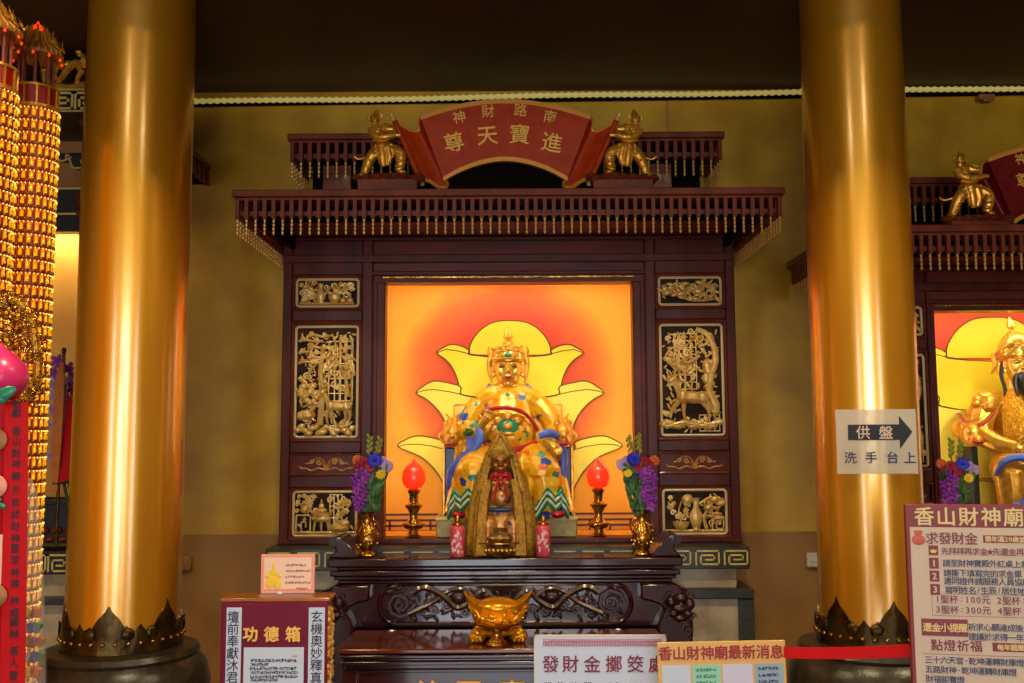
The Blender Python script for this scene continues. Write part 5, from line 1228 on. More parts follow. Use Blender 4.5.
    mb = MB(); T(mb, [(996, 440, 44), (1010, 430, 50), (1040, 412, 50)], (1.8, 2, 2), n=8); mb.build('gold_mace', 'face', root)
    p = F(1020, 540); pr = thing('pedestal', 'stone pedestal block under the armoured statue, hidden behind the right signboard', 'pedestal', p)
    MB().box(p.x - .36, p.x + .36, F.Y - .22, F.Y + .14, ZF2(538), zb).build('block', 'pedestal', pr, bevel=.006)
guardian()
TB = thing('altar_table', 'dark altar table of the right-edge shrine, hidden behind the right signboard', 'table', (2.92, 5.0, 0))
zt2 = ZPT - .055
MB().box(2.0, 3.84, 4.9, YB - .005, zt2 - .05, zt2).build('table_top', 'lacquer', TB, bevel=.008)
MB().box(2.08, 3.76, 4.95, YB - .02, zt2 - .22, zt2 - .05).build('apron', 'lacquer', TB, bevel=.008)
for a in (2.08, 3.68):
    for b in (4.95, 5.17): MB().box(a, a + .08, b, b + .08, 0, zt2 - .22).build('leg', 'lacquer', TB, bevel=.008)
p = P(955, 557, 5.08)
bouquet(954, 540, 5.10, zt2 + .001, 'brass vase with purple orchids before the armoured statue on the right', False, seed=9)

# ------------------------------------------------------------------ donation box and card
YD = 3.3
def donation():
    a = P(222, 601, YD); b = P(328, 601, YD); x0, x1 = a.x, b.x; zt = (a.z + b.z) / 2; k = YD / 1000
    root = thing('donation_box', 'maroon donation box with white couplet strips and gold characters at lower left', 'box', ((x0 + x1) / 2, YD, 0))
    MB().box(x0 + .004, x1 - .004, YD + .004, YD + .11, .06, zt - .002).build('body', 'boxwood', root, bevel=.006)
    MB().box(x0 - .012, x1 + .012, YD - .004, YD + .122, 0, .06).build('base', 'boxwood', root, bevel=.006)
    MB().box(x0 - .006, x1 + .006, YD - .002, YD + .116, zt - .004, zt + .010).build('lid', 'boxwood', root, bevel=.004)
    MB().box(x0, x1, YD - .006, YD + .004, .07, zt - .004).build('front_board', 'maroon', root, bevel=.003)
    V = lambda px, py, d=0: P(px, py, YD - .0065 - d)
    for (l, r_, txt, cx) in ((227, 242, '壇前奉獻沐君恩', 233.5), (309, 325, '玄機奧妙釋真詮', 317)):
        A, B = V(l, 607.5), V(r_, 607.5); st = MB().box(A.x, B.x, YD - .0085, YD - .006, zt - .44, A.z).build('couplet_strip', 'paper', root, smooth=False)
        o = V(cx, 616.5); o.y = YD - .0085; mb = MB(); mb.line(txt, o, 12.0 * k, 11.6 * k, vertical=True, bold=.008, depth=.0006); mb.build('lettering', 'blackink', st, smooth=False)
    for ch, px in zip('功德箱', (250.5, 271.5, 293)):
        o = V(px, 634); mb = MB(); mb.glyph(ch, o, 15 * k, bold=.03, depth=.003); mb.build('character', 'letter', root, smooth=False)
    A, B = V(244, 647.5), V(304, 647.5); pp = MB().box(A.x, B.x, YD - .0085, YD - .006, zt - .36, A.z).build('notice_sheet', 'paper', root, smooth=False)
    mb = MB(); rnd = random.Random(11)
    for i, (py, n, x0_) in enumerate(((660.5, 21, 252), (664.5, 8, 252), (668.5, 21, 251), (672.5, 21, 252), (676.5, 21, 252), (680, 12, 252))): o = V(x0_, py); o.y = YD - .0085; mb.scribble(o, n, 3.4 * k, 2.15 * k, rnd=rnd)
    mb.build('lettering', 'blackink', pp, smooth=False)
    mb = MB(); o = V(295, 656); mb.ell(Vector((o.x, YD - .009, o.z)), (3 * k, .0006, .8 * k)); mb.build('red_seal', 'salmon', pp)
    # carved gilt side
    mb = MB(); rnd = random.Random(2)
    for i in range(70): mb.ell((x1 - .002, YD + rnd.uniform(.02, .10), zt - rnd.uniform(.02, .3)), (.008, rnd.uniform(.008, .016), rnd.uniform(.006, .014)), None, 8, 5)
    mb.build('side_carving', 'carve', root)
    # pink card in a clear stand on the lid
    Yc = YD + .06; k2 = Yc / 1000; zb = zt + .011; q0 = P(261, 560, Yc); q1 = P(315, 560, Yc); cx = (q0.x + q1.x) / 2; w = (q1.x - q0.x) / 2; h = 39 * k2; zt_ = zb + h
    card = thing('prayer_card', 'pink framed card with a small golden figure standing on the donation box', 'card', (cx, Yc, zb))
    MB().box(cx - w, cx + w, Yc, Yc + .006, zb + .004, zt_).build('border', 'salmon', card, bevel=.002)
    MB().box(cx - w + .011, cx + w - .011, Yc - .0015, Yc, zb + .018, zt_ - .011).build('sheet', 'pinkpaper', card, smooth=False)
    mb = MB(); rnd = random.Random(6)
    for j, (n, st) in enumerate(((9, 0), (11, 0), (8, 0), (11, 0), (5, 11))): mb.scribble((cx - w + (26 + st) * k2 * .98, Yc - .0016, zt_ - (10.5 + j * 5.6) * k2), n, 2.4 * k2, 2.25 * k2, rnd=rnd)
    mb.build('lettering', 'maroonink', card, smooth=False)
    mb = MB(); gx = cx - w + 12.5 * k2
    for (u, v, ru, rv) in ((0, 20, 3, 4), (0, 25, 1.6, 2.2), (0, 12, 6.4, 5), (-5, 16, 3.4, 2.4), (5, 16, 3.4, 2.4), (-4, 8, 4, 4), (4, 8, 4, 4), (0, 28.4, .6, 2)): mb.ell((gx + u * k2, Yc - .002, zb + (v + 2) * k2), (ru * k2, .0012, rv * k2), None, 12, 6)
    mb.build('printed_figure', 'yellowf', card)
    mb = MB(); mb.box(cx - w * .98, cx + w * .98, Yc - .03, Yc + .03, zb - .0005, zb + .004); mb.build('stand_foot', 'glass', card)
    mb = MB(); mb.ell((cx - w * .25 , Yc - .012, zb + .007), (.010, .006, .005)); mb.build('metal_clip', 'white', card)
donation()

# ------------------------------------------------------------------ free-standing signs
class Board:
    """a board in its own plane: base point, yaw; px units measured from its top-left corner"""
    def __init__(s, px, py, Y, yaw=0, roll=0):
        s.k = Y / 1000 * (.95 if yaw else 1.0); s.kx = s.k * (.93 if yaw else 1.0); s.o = P(px, py, Y); s.r = Vector((math.cos(yaw) * math.cos(roll), math.sin(yaw) * math.cos(roll), math.sin(roll))); s.u = Vector((0, 0, 1)) - s.r * s.r.z; s.u.normalize(); s.n = s.r.cross(s.u)
    def __call__(s, a, b, d=0): return s.o + s.r * (a * s.kx) - s.u * (b * s.k) + s.n * d
    def slab(s, mb, a0, b0, a1, b1, d0, d1): return mb.prism3([s(a0, b0, d0), s(a0, b1, d0), s(a1, b1, d0), s(a1, b0, d0)], s.n * (d1 - d0))
    def line(s, mb, txt, a, b, size, pitch, bold=.006, d=.0012): mb.line(txt, s(a, b, d), size * s.k * .97, pitch * s.kx, s.r, s.u, bold, .0005)
    def glyph(s, mb, ch, a, b, size, bold=.01, d=.0012): mb.glyph(ch, s(a, b, d), size * s.k, s.r, s.u, bold, .0005)
def stand(B, w, h, root, mname, back=.02):
    mb = MB(); c0 = B(w / 2, h * .4, -back); c1 = B(w / 2, h, -back)
    mb.tube([c0, Vector((c0.x, c0.y, .03))], .014, n=10); mb.build('stand_post', mname, root)
    mb = MB(); mb.lathe((c0.x, c0.y, 0), [(.15, 0), (.15, .01), (.13, .022), (.03, .035), (.014, .05)], n=28); mb.build('stand_base', mname, root)
B = Board(535, 636, 3.15, 0, -.004); o = B(63, 60); W_, H_ = 127, 84
root = thing('notice_sign', 'white laminated notice with large dark red characters in front of the offering table', 'sign', (o.x, o.y, 0))
mb = MB(); B.slab(mb, 0, 0, W_, H_, -.006, 0); mb.build('sheet', 'paper', root, bevel=.002)
mb = MB(); bw = MB()
for i in range(23):
    a = 9.5 + i * 5.0; b0 = B(a, 6); 
    for s2 in (0, 1): mb.tube([B(a + s2 * 2.5 + 1.75 * math.cos(t * PI / 3), 6.2 + 1.75 * math.sin(t * PI / 3), .0012) for t in range(6)], .0014, n=4, closed=True)
for b in (3.4, 9.2): B.slab(mb, 7, b - .4, 124, b + .4, .0002, .0012)
mb.build('key_border', mat('border_pink', c(196, 110, 130), rough=.5), root, smooth=False)
mb = MB()
for ch, px in zip('發財金擲筊處', (550, 569.5, 590.5, 611.5, 632.5, 653.5)): B.glyph(mb, ch, px - 535, 26.5, 17, .012)
mb.build('lettering', 'maroonink', root, smooth=False)
mb = MB(); B.line(mb, '上午0800-1800', 73, 47.5, 8.5, 8.0, .008); mb.build('small_lettering', 'blackink', root, smooth=False); mb = MB(); B.line(mb, '擲筊時間', 12, 47.5, 8.5, 13, .008); mb.build('small_lettering', 'blackink', root, smooth=False)
mb = MB(); B.slab(mb, -1, -1, W_ + 1, .6, -.007, .001); B.slab(mb, -1, -1, .6, H_, -.007, .001); B.slab(mb, W_ - .6, -1, W_ + 1, H_, -.007, .001); mb.build('clear_edge', 'white', root)
stand(B, W_, H_, root, 'bronze')
# orange news board, a little nearer
B = Board(657, 642.5, 3.0, 0, .014); W_, H_ = 125, 74; o = B(62, 60)
root = thing('news_sign', 'orange news board with dark red heading and pastel boxes at bottom centre right', 'sign', (o.x, o.y, 0))
mb = MB(); B.slab(mb, 0, 0, W_, H_, -.006, 0); mb.build('sheet', 'orange', root, bevel=.002)
mb = MB()
for i, ch in enumerate('香山財神廟最新消息'): B.glyph(mb, ch, 7.5 + i * 13.6, 10.6, 13.8, .024)
mb.build('heading', mat('heading_red', c(160, 36, 28), rough=.5), root, smooth=False)
rnd = random.Random(9)
for a0, a1, mm, ink in ((4, 31.5, 'paper', None), (33.5, 61, 'mint', 'teal'), (63, 92, 'lilac', 'lav'), (94, 122, 'greyblue', 'navy')):
    mb = MB(); B.slab(mb, a0, 22, a1, 68, .0002, .001); bx = mb.build('pastel_box', mm, root, smooth=False)
    if ink and mm != 'lilac':
        mb = MB()
        for j in range(4): mb.scribble(B(a0 + 5, 26.5 + j * 6.2, .0011), 7, 3.6 * B.k, 2.7 * B.k, B.r, B.u, rnd=rnd)
        mb.build('lettering', ink if ink != 'lav' else 'purple', bx, smooth=False)
stand(B, W_, H_, root, 'bronze')
SX = B(W_, 10)
# big info sign at the right
B = Board(904.5, 504, 2.6, -.2, 0); W_, H_ = 222, 290; o = B(106, 200)
root = thing('information_sign', 'large maroon framed information board with cream sheet at the lower right', 'sign', (o.x, o.y, 0))
mb = MB(); B.slab(mb, 0, 0, W_, H_, -.02, 0); mb.build('frame', 'signred', root, bevel=.003)
mb = MB(); B.slab(mb, 4.5, 23.5, W_ - 4.5, H_ - 5, .0002, .0010); mb.build('sheet', 'signpaper', root, smooth=False)
mb = MB()
for i, ch in enumerate('香山財神廟'): B.glyph(mb, ch, 20 + i * 23.0, 12.3, 20, .016)
mb.build('heading', 'signgold', root, smooth=False)
def LN(t, a, b, sz, pt, bold, mm, nm): mb = MB(); B.line(mb, t, a, b, sz, pt, bold, .0016); mb.build(nm, mm, root, smooth=False)
LN('求發財金', 27, 34.5, 13.5, 13.6, .014, 'signred', 'red_lettering'); LN('先拜拜再求金★先還金再', 40, 47.5, 8.2, 8.0, .011, 'signred', 'red_lettering')
LN('1聖杯:100元 2聖杯:200', 30, 96, 9.2, 9.4, .008, 'signred', 'red_lettering'); LN('3聖杯:300元 4聖杯:500', 30, 106.5, 9.2, 9.4, .008, 'signred', 'red_lettering'); LN('點燈祈福', 27, 142, 12.5, 13.4, .014, 'signred', 'red_lettering')
for t, a, b in (('請至財神寶殿外紅桌上拿', 41, 59.5), ('請撕下填寫完的求金單', 41.5, 69.5), ('連同證件請服務人員協助', 41.5, 77.5), ('寫明姓名/生辰/居住地址', 42, 86.5), ('祈求心願達成後，', 64, 123), ('建議於求得一年內還', 64, 132.5), ('三十六天官-乾坤運轉財庫燈', 18, 157), ('五路財神-乾坤運轉財庫燈', 18, 166.5), ('財福鉅寶燈', 18, 176)): LN(t, a, b, 8.2, 8.0, .009, 'navy', 'dark_lettering')
for b, t in ((54.5, '1'), (67.5, '2'), (81, '3')):
    mb = MB(); B.slab(mb, 23, b, 33, b + 11, .001, .0017); q = mb.build('number_tile', 'signred', root, smooth=False); mb = MB(); B.glyph(mb, t, 28, b + 5.5, 9, .03, .0018); mb.build('numeral', 'signpaper', q, smooth=False)
mb = MB(); B.slab(mb, 23, 42, 33, 52, .001, .0017); q = mb.build('ingot_tile', 'signred', root, smooth=False)
mb = MB(); mb.prism3([B(a, b, .0018) for a, b in ((24.2, 46), (25.6, 49.6), (30.4, 49.6), (31.8, 46), (29.6, 47), (28, 45.4), (26.4, 47))], B.n * .0004); mb.build('ingot_icon', 'yellowf', q, smooth=False)
mb = MB()
for a, b, ra, rb in ((13, 36.5, 6.8, 5.4), (13, 30, 4, 2.0), (13, 28, 4.8, 1.4)): mb.ell(B(a, b, .0014), (ra * B.k, .0008, rb * B.k), Matrix.Rotation(-.2, 3, 'Z'), 16, 6)
mb.build('money_bag_icon', 'bagred', root)
mb = MB(); B.slab(mb, 80, 31, W_ - 8, 38.5, .001, .0017); q = mb.build('red_strip', 'signred', root, smooth=False); mb = MB(); B.line(mb, '需年滿20歲並攜帶', 85, 34.8, 6.6, 6.6, .02, .0019); mb.build('lettering', 'signgold', q, smooth=False)
mb = MB(); B.slab(mb, 12, 116, 60, 133, .001, .0017); q = mb.build('red_strip', 'signred', root, smooth=False); mb = MB(); B.line(mb, '還金小提醒', 18, 124.5, 9.4, 9.2, .02, .0019); mb.build('lettering', 'signgold', q, smooth=False)
mb = MB(); B.slab(mb, 84, 138, W_ - 8, 146.5, .001, .0017); q = mb.build('red_strip', 'signred', root, smooth=False); mb = MB(); B.line(mb, '每年國曆11月', 92, 142.3, 6.8, 6.8, .02, .0019); mb.build('lettering', 'signgold', q, smooth=False)
mb = MB()
for b in (90.5, 112.5): B.slab(mb, 24, b, W_ - 10, b + .35, .001, .0014)
B.slab(mb, 24, 90.5, 24.4, 112.5, .001, .0014); B.slab(mb, 12, 151, W_ - 10, 151.4, .001, .0014); mb.build('ruled_line', 'signred', root, smooth=False)
for a in (24, W_ - 24):
    c0 = B(a, H_ - 60, -.034); mb = MB(); mb.box(c0.x - .014, c0.x + .014, c0.y - .012, c0.y + .012, 0, c0.z + .1); mb.box(c0.x - .02, c0.x + .02, c0.y - .18, c0.y + .18, 0, .03); mb.build('leg', 'signred', root, bevel=.003)
SE = B(3, 148, -.03)
# red barrier ribbon from the news board to the information board
a = P(784, 652.5, 2.98); b = P(912, 650.5, 2.66)
h = 5.6 * .0029; mb = MB(); n = 12; A_ = []; B_ = []
for i in range(n + 1):
    t = i / n; p = a.lerp(b, t); p.z -= .004 * math.sin(PI * t); A_.append(p + Vector((0, 0, h))); B_.append(p - Vector((0, 0, h)))
mb.sheet(A_, B_, .0015); tag(mb.build('barrier_ribbon', 'ribbon', origin=a), 'red barrier ribbon stretched from the orange news board to the information board', 'ribbon')
# translucent arrow sheet stuck on the right column
cc = Vector((RC.location.x, 4.3, 0)); Ra = .2395
A = P(837, 409.5, 4.05); Bq = P(917.5, 473, 4.05); zt_, zb_ = A.z, P(837, 474, 4.05).z; wd = Bq.x - A.x; cxs = (A.x + Bq.x) / 2; k = 4.05 / 1000
root = thing('arrow_sheet', 'translucent white sheet with a black arrow taped on the right gold column', 'sign', (cxs, 4.05, zb_))
th0 = math.atan2(cxs - cc.x, 4.3 - 4.05); tx = Vector((math.cos(th0 * .55), math.sin(th0 * .55), 0))
fp = cc + Vector((math.sin(th0 * .55), -math.cos(th0 * .55), 0)) * (Ra + .006)
tang = lambda u, z, d=0: Vector((fp.x, fp.y, z)) + tx * (u - (fp.x - cxs) / max(tx.x, .1)) + Vector((tx.y, -tx.x, 0)) * d
nn = Vector((tx.y, -tx.x, 0)); uu = lambda px: (px - 877.25) * k / tx.x
mb = MB(); mb.prism3([tang(-wd / 2 / tx.x, zb_), tang(wd / 2 / tx.x, zb_), tang(wd / 2 / tx.x, zt_), tang(-wd / 2 / tx.x, zt_)], nn * .0015); sheet = mb.build('sheet', 'acryl', root, smooth=False)
zz = lambda py: P(877, py, 4.05).z
mb = MB(); mb.prism3([tang(uu(a), zz(b), .0025) for a, b in ((850, 424.5), (899.5, 424.5), (899.5, 416), (912, 432), (899.5, 449), (899.5, 440), (850, 440))], nn * .0006); ar = mb.build('arrow', 'blackink', root, smooth=False)
for ch, px in (('供', 864.5), ('盤', 886.5)): mb = MB(); mb.glyph(ch, tang(uu(px), zz(432.3), .0033), 14 * k, tx, (0, 0, 1), .012, .0005); mb.build('arrow_lettering', 'signpaper', ar, smooth=False)
mb = MB()
for ch, px in zip('洗手台上', (851.5, 871.5, 892, 908.5)): mb.glyph(ch, tang(uu(px), zz(457.5), .0025), 12.5 * k, tx, (0, 0, 1), .012, .0005)
mb.build('lettering', 'navy', root, smooth=False)

# ------------------------------------------------------------------ pagoda lamp towers at the left
def lamp_tower(cpx, rpx, Y, ztop, label, ncol, vis0, roof, seed):
    c_ = P(cpx, 441, Y); cx = c_.x; R = rpx * Y / 1000; root = thing('lamp_tower', label, 'lamp tower', (cx, Y, 0), 'tiered lamp towers')
    dz = 13.0 * Y / 1000; zbase = .42; rows = int((ztop - zbase) / dz); zbase = ztop - rows * dz
    MB().lathe((cx, Y, 0), [(R * .93, zbase), (R * .93, ztop)], n=48).build('core', 'lampcell', root)
    mb = MB(); mb.lathe((cx, Y, 0), [(R * 1.15, 0), (R * 1.15, .05), (R * 1.02, .09), (R * 1.02, zbase - .06), (R * 1.1, zbase - .03), (R * 1.1, zbase)], n=40); mb.build('base', 'towerred', root)
    mb = MB()
    for i in range(rows + 1):
        z = zbase + i * dz; mb.lathe((cx, Y, 0), [(R * .92, z - .0035), (R * 1.01, z - .0045), (R * 1.01, z + .0035), (R * .92, z + .003)], n=48)
    for j in range(ncol):
        a = 2 * PI * j / ncol; p = Vector((cx + R * .985 * math.cos(a), Y + R * .985 * math.sin(a), 0)); mb.tube([p + Vector((0, 0, zbase)), p + Vector((0, 0, ztop))], .0032, n=4)
    mb.build('lattice', 'rail', root)
    def cell(mb, a, z, kk=1):
        ca, sa = math.cos(a), math.sin(a); rot = Matrix.Rotation(a + PI / 2, 3, 'Z'); o = Vector((cx + R * .955 * ca, Y + R * .955 * sa, z))
        w = 2 * PI * R / ncol; f = lambda x, d, zz_: o + rot @ Vector((x * w, -d, 0)) + Vector((0, 0, zz_ * dz))
        mb.k = 0; mb.ell(f(-.12, .006, .36), (w * .27, .006, dz * .28), rot, 7, 5); mb.ell(f(-.12, .008, .66), (w * .10, .005, dz * .11), rot, 6, 4)
        mb.k = 2; mb.cbox(f(.0, .010, .13), (w * .62, .005, dz * .13), rot)
        mb.k = 1
        for s2 in (-1, 1): mb.ell(f(.26 * s2, .011, .84), (w * .085, .004, dz * .075), rot, 6, 4)
        mb.k = 2; mb.cbox(f(.30, .006, .45), (w * .16, .005, dz * .5), rot); mb.k = 0
    # the camera-facing cells that show largest are parts, the rest one mass
    cand = []
    for i in range(rows):
        for j in range(ncol):
            a = 2 * PI * (j + .5) / ncol; z = zbase + i * dz
            dirc = Vector((math.cos(a), math.sin(a))); tc = Vector((-cx, -Y)).normalized(); vis = dirc.dot(tc)
            px = 512 + (cx + R * math.cos(a)) / (Y + R * math.sin(a)) * 1000
            sc_ = vis - (2 if px < vis0 or z < .95 or z > ztop - .0 else 0) - abs(z - 1.9) * .12
            cand.append((sc_, a, z))
    cand.sort(key=lambda t: -t[0]); base = {}
    nkeep = 100
    for s_, a, z in cand[:nkeep]:
        key = round(a, 4)
        if key not in base:
            mb = MB(); cell(mb, a, z); o = mb.build('lamp_niche', ['figgold', 'bulb', 'rail'], root); base[key] = (o, z)
        else: s0, z0 = base[key]; inst(s0, root, s0.location + Vector((0, 0, z - z0)))
    mb = MB()
    for s_, a, z in cand[nkeep:]: cell(mb, a, z)
    o = mb.build('lamp_niches', ['figgold', 'bulb', 'rail'], root); o['kind'] = 'stuff'
    # red balustrade and small pavilion on top
    zt = ztop; mb = MB(); mb.lathe((cx, Y, 0), [(R * .9, zt), (R * 1.06, zt), (R * 1.06, zt + .014), (R * .9, zt + .014)], n=48); mb.lathe((cx, Y, 0), [(R * .9, zt + .084), (R * 1.04, zt + .084), (R * 1.04, zt + .094), (R * .9, zt + .094)], n=48); mb.build('top_ring', 'gold', root)
    mb = MB(); mb.lathe((cx, Y, 0), [(R * .96, zt + .014), (R * .98, zt + .085)], n=48); mb.lathe((cx, Y, 0), [(.001, zt + .06), (R * .97, zt + .06)], n=48); mb.build('red_balustrade', 'towerred', root)
    nb = ncol // 2 + 2; ba = None
    for j in range(nb):
        a = 2 * PI * j / nb; pos = Vector((R * math.cos(a), R * math.sin(a), zt + .05))
        if ba is None: ba = MB().cbox((0, 0, 0), (.007, .007, .07)).build('baluster', 'gold', root, local=True); ba.location = pos
        else: inst(ba, root, pos, a)
    pav = MB(); z1 = zt + .06
    for j in range(8): a = 2 * PI * (j + .5) / 8; pav.tube([(cx + R * .72 * math.cos(a), Y + R * .72 * math.sin(a), z1), (cx + R * .72 * math.cos(a), Y + R * .72 * math.sin(a), z1 + .16)], .007, n=6)
    pv = pav.build('pavilion_posts', 'rail', root)
    mb = MB(); mb.tube([(cx, Y, z1), (cx, Y, z1 + .06), (cx, Y, z1 + .12), (cx, Y, z1 + .15)], [R * .34, R * .3, R * .2, R * .1], n=10); mb.build('seated_figure', 'hair', pv)
    mb = MB(); e = .16; prof = [(R * 1.06, z1 + e), (R * 1.1, z1 + e + .012), (R * .9, z1 + e + .03), (R * .66, z1 + e + .055), (R * .5, z1 + e + .09), (R * .3, z1 + e + .1)]
    mb.lathe((cx, Y, 0), [(.001, z1 + e + .004)] + prof + [(.001, z1 + e + .1)], n=32); rf = mb.build('pavilion_roof', 'tan', root)
    mb = MB()
    for j in range(24):
        a = 2 * PI * j / 24; mb.tube([(cx + r_ * math.cos(a), Y + r_ * math.sin(a), z_ + .004) for r_, z_ in prof], .004, n=5)
    mb.build('roof_ribs', 'goldpaint', rf)
    mb = MB(); rnd = random.Random(seed)
    for j in range(8):
        a = 2 * PI * (j + .5) / 8; pts = []
        for t in range(9): u = t / 8; rr = R * (1.14 - .85 * u); pts.append((cx + rr * math.cos(a + .06 * math.sin(u * 9)), Y + rr * math.sin(a + .06 * math.sin(u * 9)), z1 + e + .035 + .085 * u + .012 * math.sin(u * 14)))
        mb.tube(pts, [.004, .007, .008, .008, .008, .008, .007, .006, .003], n=6)
        for t in range(7): q = Vector(pts[t]); mb.tube([q, q + Vector((rnd.uniform(-.01, .01), rnd.uniform(-.01, .01), .024))], [.004, .001], n=4)
    mb.build('dragon_ridge', 'gold', rf)
    mb = MB(); mb.lathe((cx, Y, z1 + e + .1), [(.016, 0), (.012, .012), (.018, .022), (.017, .032), (.007, .042), (.001, .055)], n=12); mb.build('finial', 'redbulb', rf)
    for j in range(10): a = 2 * PI * j / 10; mb = MB(); mb.ell((cx + R * 1.08 * math.cos(a), Y + R * 1.08 * math.sin(a), z1 + e - .008), (.0055, .0055, .007), None, 8, 6); mb.build('red_lantern', 'redbulb', rf)
lamp_tower(20, 22.5, 3.85, Z(108, 3.8, 20), 'tiered amber lamp tower beside the left gold column, the one fully lit to its edge', 20, 12, True, 1)
lamp_tower(-29, 27, 3.55, Z(88, 3.5, 0), 'tiered amber lamp tower cut off by the left edge of the photo', 20, -12, True, 2)

# ------------------------------------------------------------------ grand shrine fragment behind the left column
def left_shrine():
    Y = 5.35; root = thing('grand_shrine', 'gilded black shrine front seen between the lamp tower and left gold column', 'shrine', (P(40, 441, Y).x, Y, 0))
    x1 = X(150, 300, Y); x0 = x1 - 1.6; z = lambda py: Z(py, Y, 66); x = lambda px: X(px, 300, Y); k = Y / 1000
    YL_ = 4.95; zl = lambda py: Z(py, YL_, 66); xl = X(150, 100, YL_)
    mb = MB(); mb.box(xl - 1.5, xl, YL_, YW - .002, zl(112), zl(89)); mb.build('fret_lintel', 'bracket', root, bevel=.003)
    mb = MB(); w = .12
    for i in range(13): a = xl - .02 - (i + 1) * w; key_cell(mb, a, a + w - .016, zl(108.5), zl(93), YL_, .012)
    mb.box(xl - 1.5, xl, YL_ - .004, YL_, zl(90.5), zl(89)); mb.box(xl - 1.5, xl, YL_ - .004, YL_, zl(112), zl(110.5)); mb.build('key_fret', 'fretgold', root, smooth=False)
    MB().box(x0, x1, Y + .1, YW - .002, z(190), z(105)).build('frieze_board', 'tan', root, smooth=False)
    mb = MB(); mb.box(x0, x1, Y + .04, Y + .12, z(230), z(186)); mb.build('header_beam', 'bracket', root, bevel=.004)
    mb = MB()
    for py in (187, 212.5): mb.box(x0, x1, Y + .03, Y + .04, z(py) - .005, z(py) + .005)
    mb.build('gold_line', 'fretgold', root, smooth=False)
    # cut-out black brackets edged in gold
    for j, (ax, ay, s_) in enumerate(((88, 113, 1.0), (88, 150, 1.1))):
        for rep in range(3):
            dx = -rep * .55; q = [(ax + 6, ay), (ax - 40 * s_, ay), (ax - 34 * s_, ay + 8), (ax - 26 * s_, ay + 7), (ax - 22 * s_, ay + 15), (ax - 12 * s_, ay + 16), (ax - 9 * s_, ay + 24), (ax - 4 * s_, ay + 22), (ax, ay + 31), (ax + 6, ay + 30)]
            pts = [(x(a) + dx, z(b)) for a, b in q]; o = MB(); o.prism(pts, Y + .05, Y + .1); br = o.build('cloud_bracket', 'bracket', root, bevel=.004)
            mb = MB(); mb.tube(spline([Vector((a, Y + .05, b)) for a, b in pts[1:-1]], 5), .006, n=6)
            for (a, b, r_) in ((ax - 27 * s_, ay + 4, 3.4), (ax - 12 * s_, ay + 9, 4.2), (ax - 2, ay + 22, 3.4)): mb.tube([Vector((x(a + r_ * (1 - i / 14) * math.cos(i * .62)) + dx, Y + .045, z(b + r_ * (1 - i / 14) * math.sin(i * .62)))) for i in range(13)], .0045, n=5)
            mb.build('gold_edging', 'fretgold', br)
    mb = MB()
    for rep in range(3): mb.lathe((x(79) - rep * .55, Y + .02, z(208)), [(.001, -.05), (.03, -.045), (.045, -.02), (.03, 0), (.05, .03), (.04, .07), (.02, .1)], n=14)
    mb.build('hanging_bud', 'redwood', root)
    # gilded dragon crest on a scrolling cloud
    mb = MB(); V = lambda a, b, d=0: P(40 + a / 3.415, 40 + b / 3.415, YL_ + .04) + Vector((0, -d, 0))
    T = lambda pts, r: mb.tube(spline([V(*p) for p in pts], 5), [r[0] + (r[1] - r[0]) * i / (5 * (len(pts) - 1)) for i in range(5 * (len(pts) - 1) + 1)], n=7)
    T([(15, 118), (28, 148), (60, 163), (105, 168), (150, 160), (200, 170)], (.022, .03)); T([(15, 118), (10, 108), (20, 104), (26, 114)], (.016, .01))
    T([(60, 148), (74, 130), (92, 104), (118, 82), (138, 88), (146, 104)], (.012, .028)); T([(138, 88), (152, 74), (146, 56), (130, 44)], (.024, .01)); T([(146, 104), (130, 128), (128, 146)], (.015, .01)); T([(110, 90), (96, 76), (88, 84)], (.014, .008)); T([(92, 104), (84, 120), (70, 126)], (.012, .008))
    T([(150, 72), (166, 86), (184, 90), (200, 78)], (.03, .02)); T([(66, 100), (72, 66), (60, 40), (66, 22)], (.02, .012)); T([(50, 38), (64, 30), (78, 34)], (.014, .01)); T([(58, 96), (50, 118), (60, 138)], (.012, .012))
    for a, b in ((62, 24), (72, 30), (54, 40), (132, 42), (140, 52), (90, 84), (128, 146)): mb.ell(V(a, b), (.018, .014, .012), None, 8, 6)
    mb.build('dragon_crest', 'gold', root)
    mb = MB(); mb.box(xl - 1.5, xl, YL_ + .03, YW - .01, zl(89), zl(85)); mb.build('crest_rail', 'bracket', root)
    # niche painting and lower shelves
    MB().box(x0, x1, YW - .02, YW - .002, Z(500, YW, 66), z(200)).build('painted_panel', mat('soft_orange_panel', c(240, 172, 66), c(226, 150, 48), scale=2.5, rough=.6), root, smooth=False)
    mb = MB(); mb.box(x0, x1, Y + .1, YW - .002, z(545), z(500)); mb.box(x0, x1, Y + .06, YW - .002, z(505), z(500)); mb.build('shelf', 'bracket', root, bevel=.004)
    mb = MB(); rnd = random.Random(4)
    for i in range(14):
        a = x(84) - i * .07; mb.ell((a, Y + .09, z(532)), (.03, .02, .022), None, 9, 6); mb.ell((a + .03, Y + .1, z(541)), (.026, .02, .016), None, 9, 6)
    mb.build('bead_frieze', 'redwood', root)
    mb = MB(); mb.box(x0, x1, Y + .02, YW - .002, z(575), z(552)); mb.build('lower_band', 'bracket', root, bevel=.003)
    mb = MB()
    for i in range(13): a = x1 - .02 - (i + 1) * w; key_cell(mb, a, a + w - .016, z(571.5), z(555.5), Y + .02, .010)
    mb.build('key_fret', 'fretgold', root, smooth=False)
    mb = MB(); mb.box(x0, x1, Y + .08, YW - .002, 0, z(575)); mb.build('stone_base', 'marble', root)
    mb = MB(); mb.box(x0, x1, Y + .03, YW - .002, z(606), z(598)); mb.build('ledge', 'ledge', root, bevel=.005)
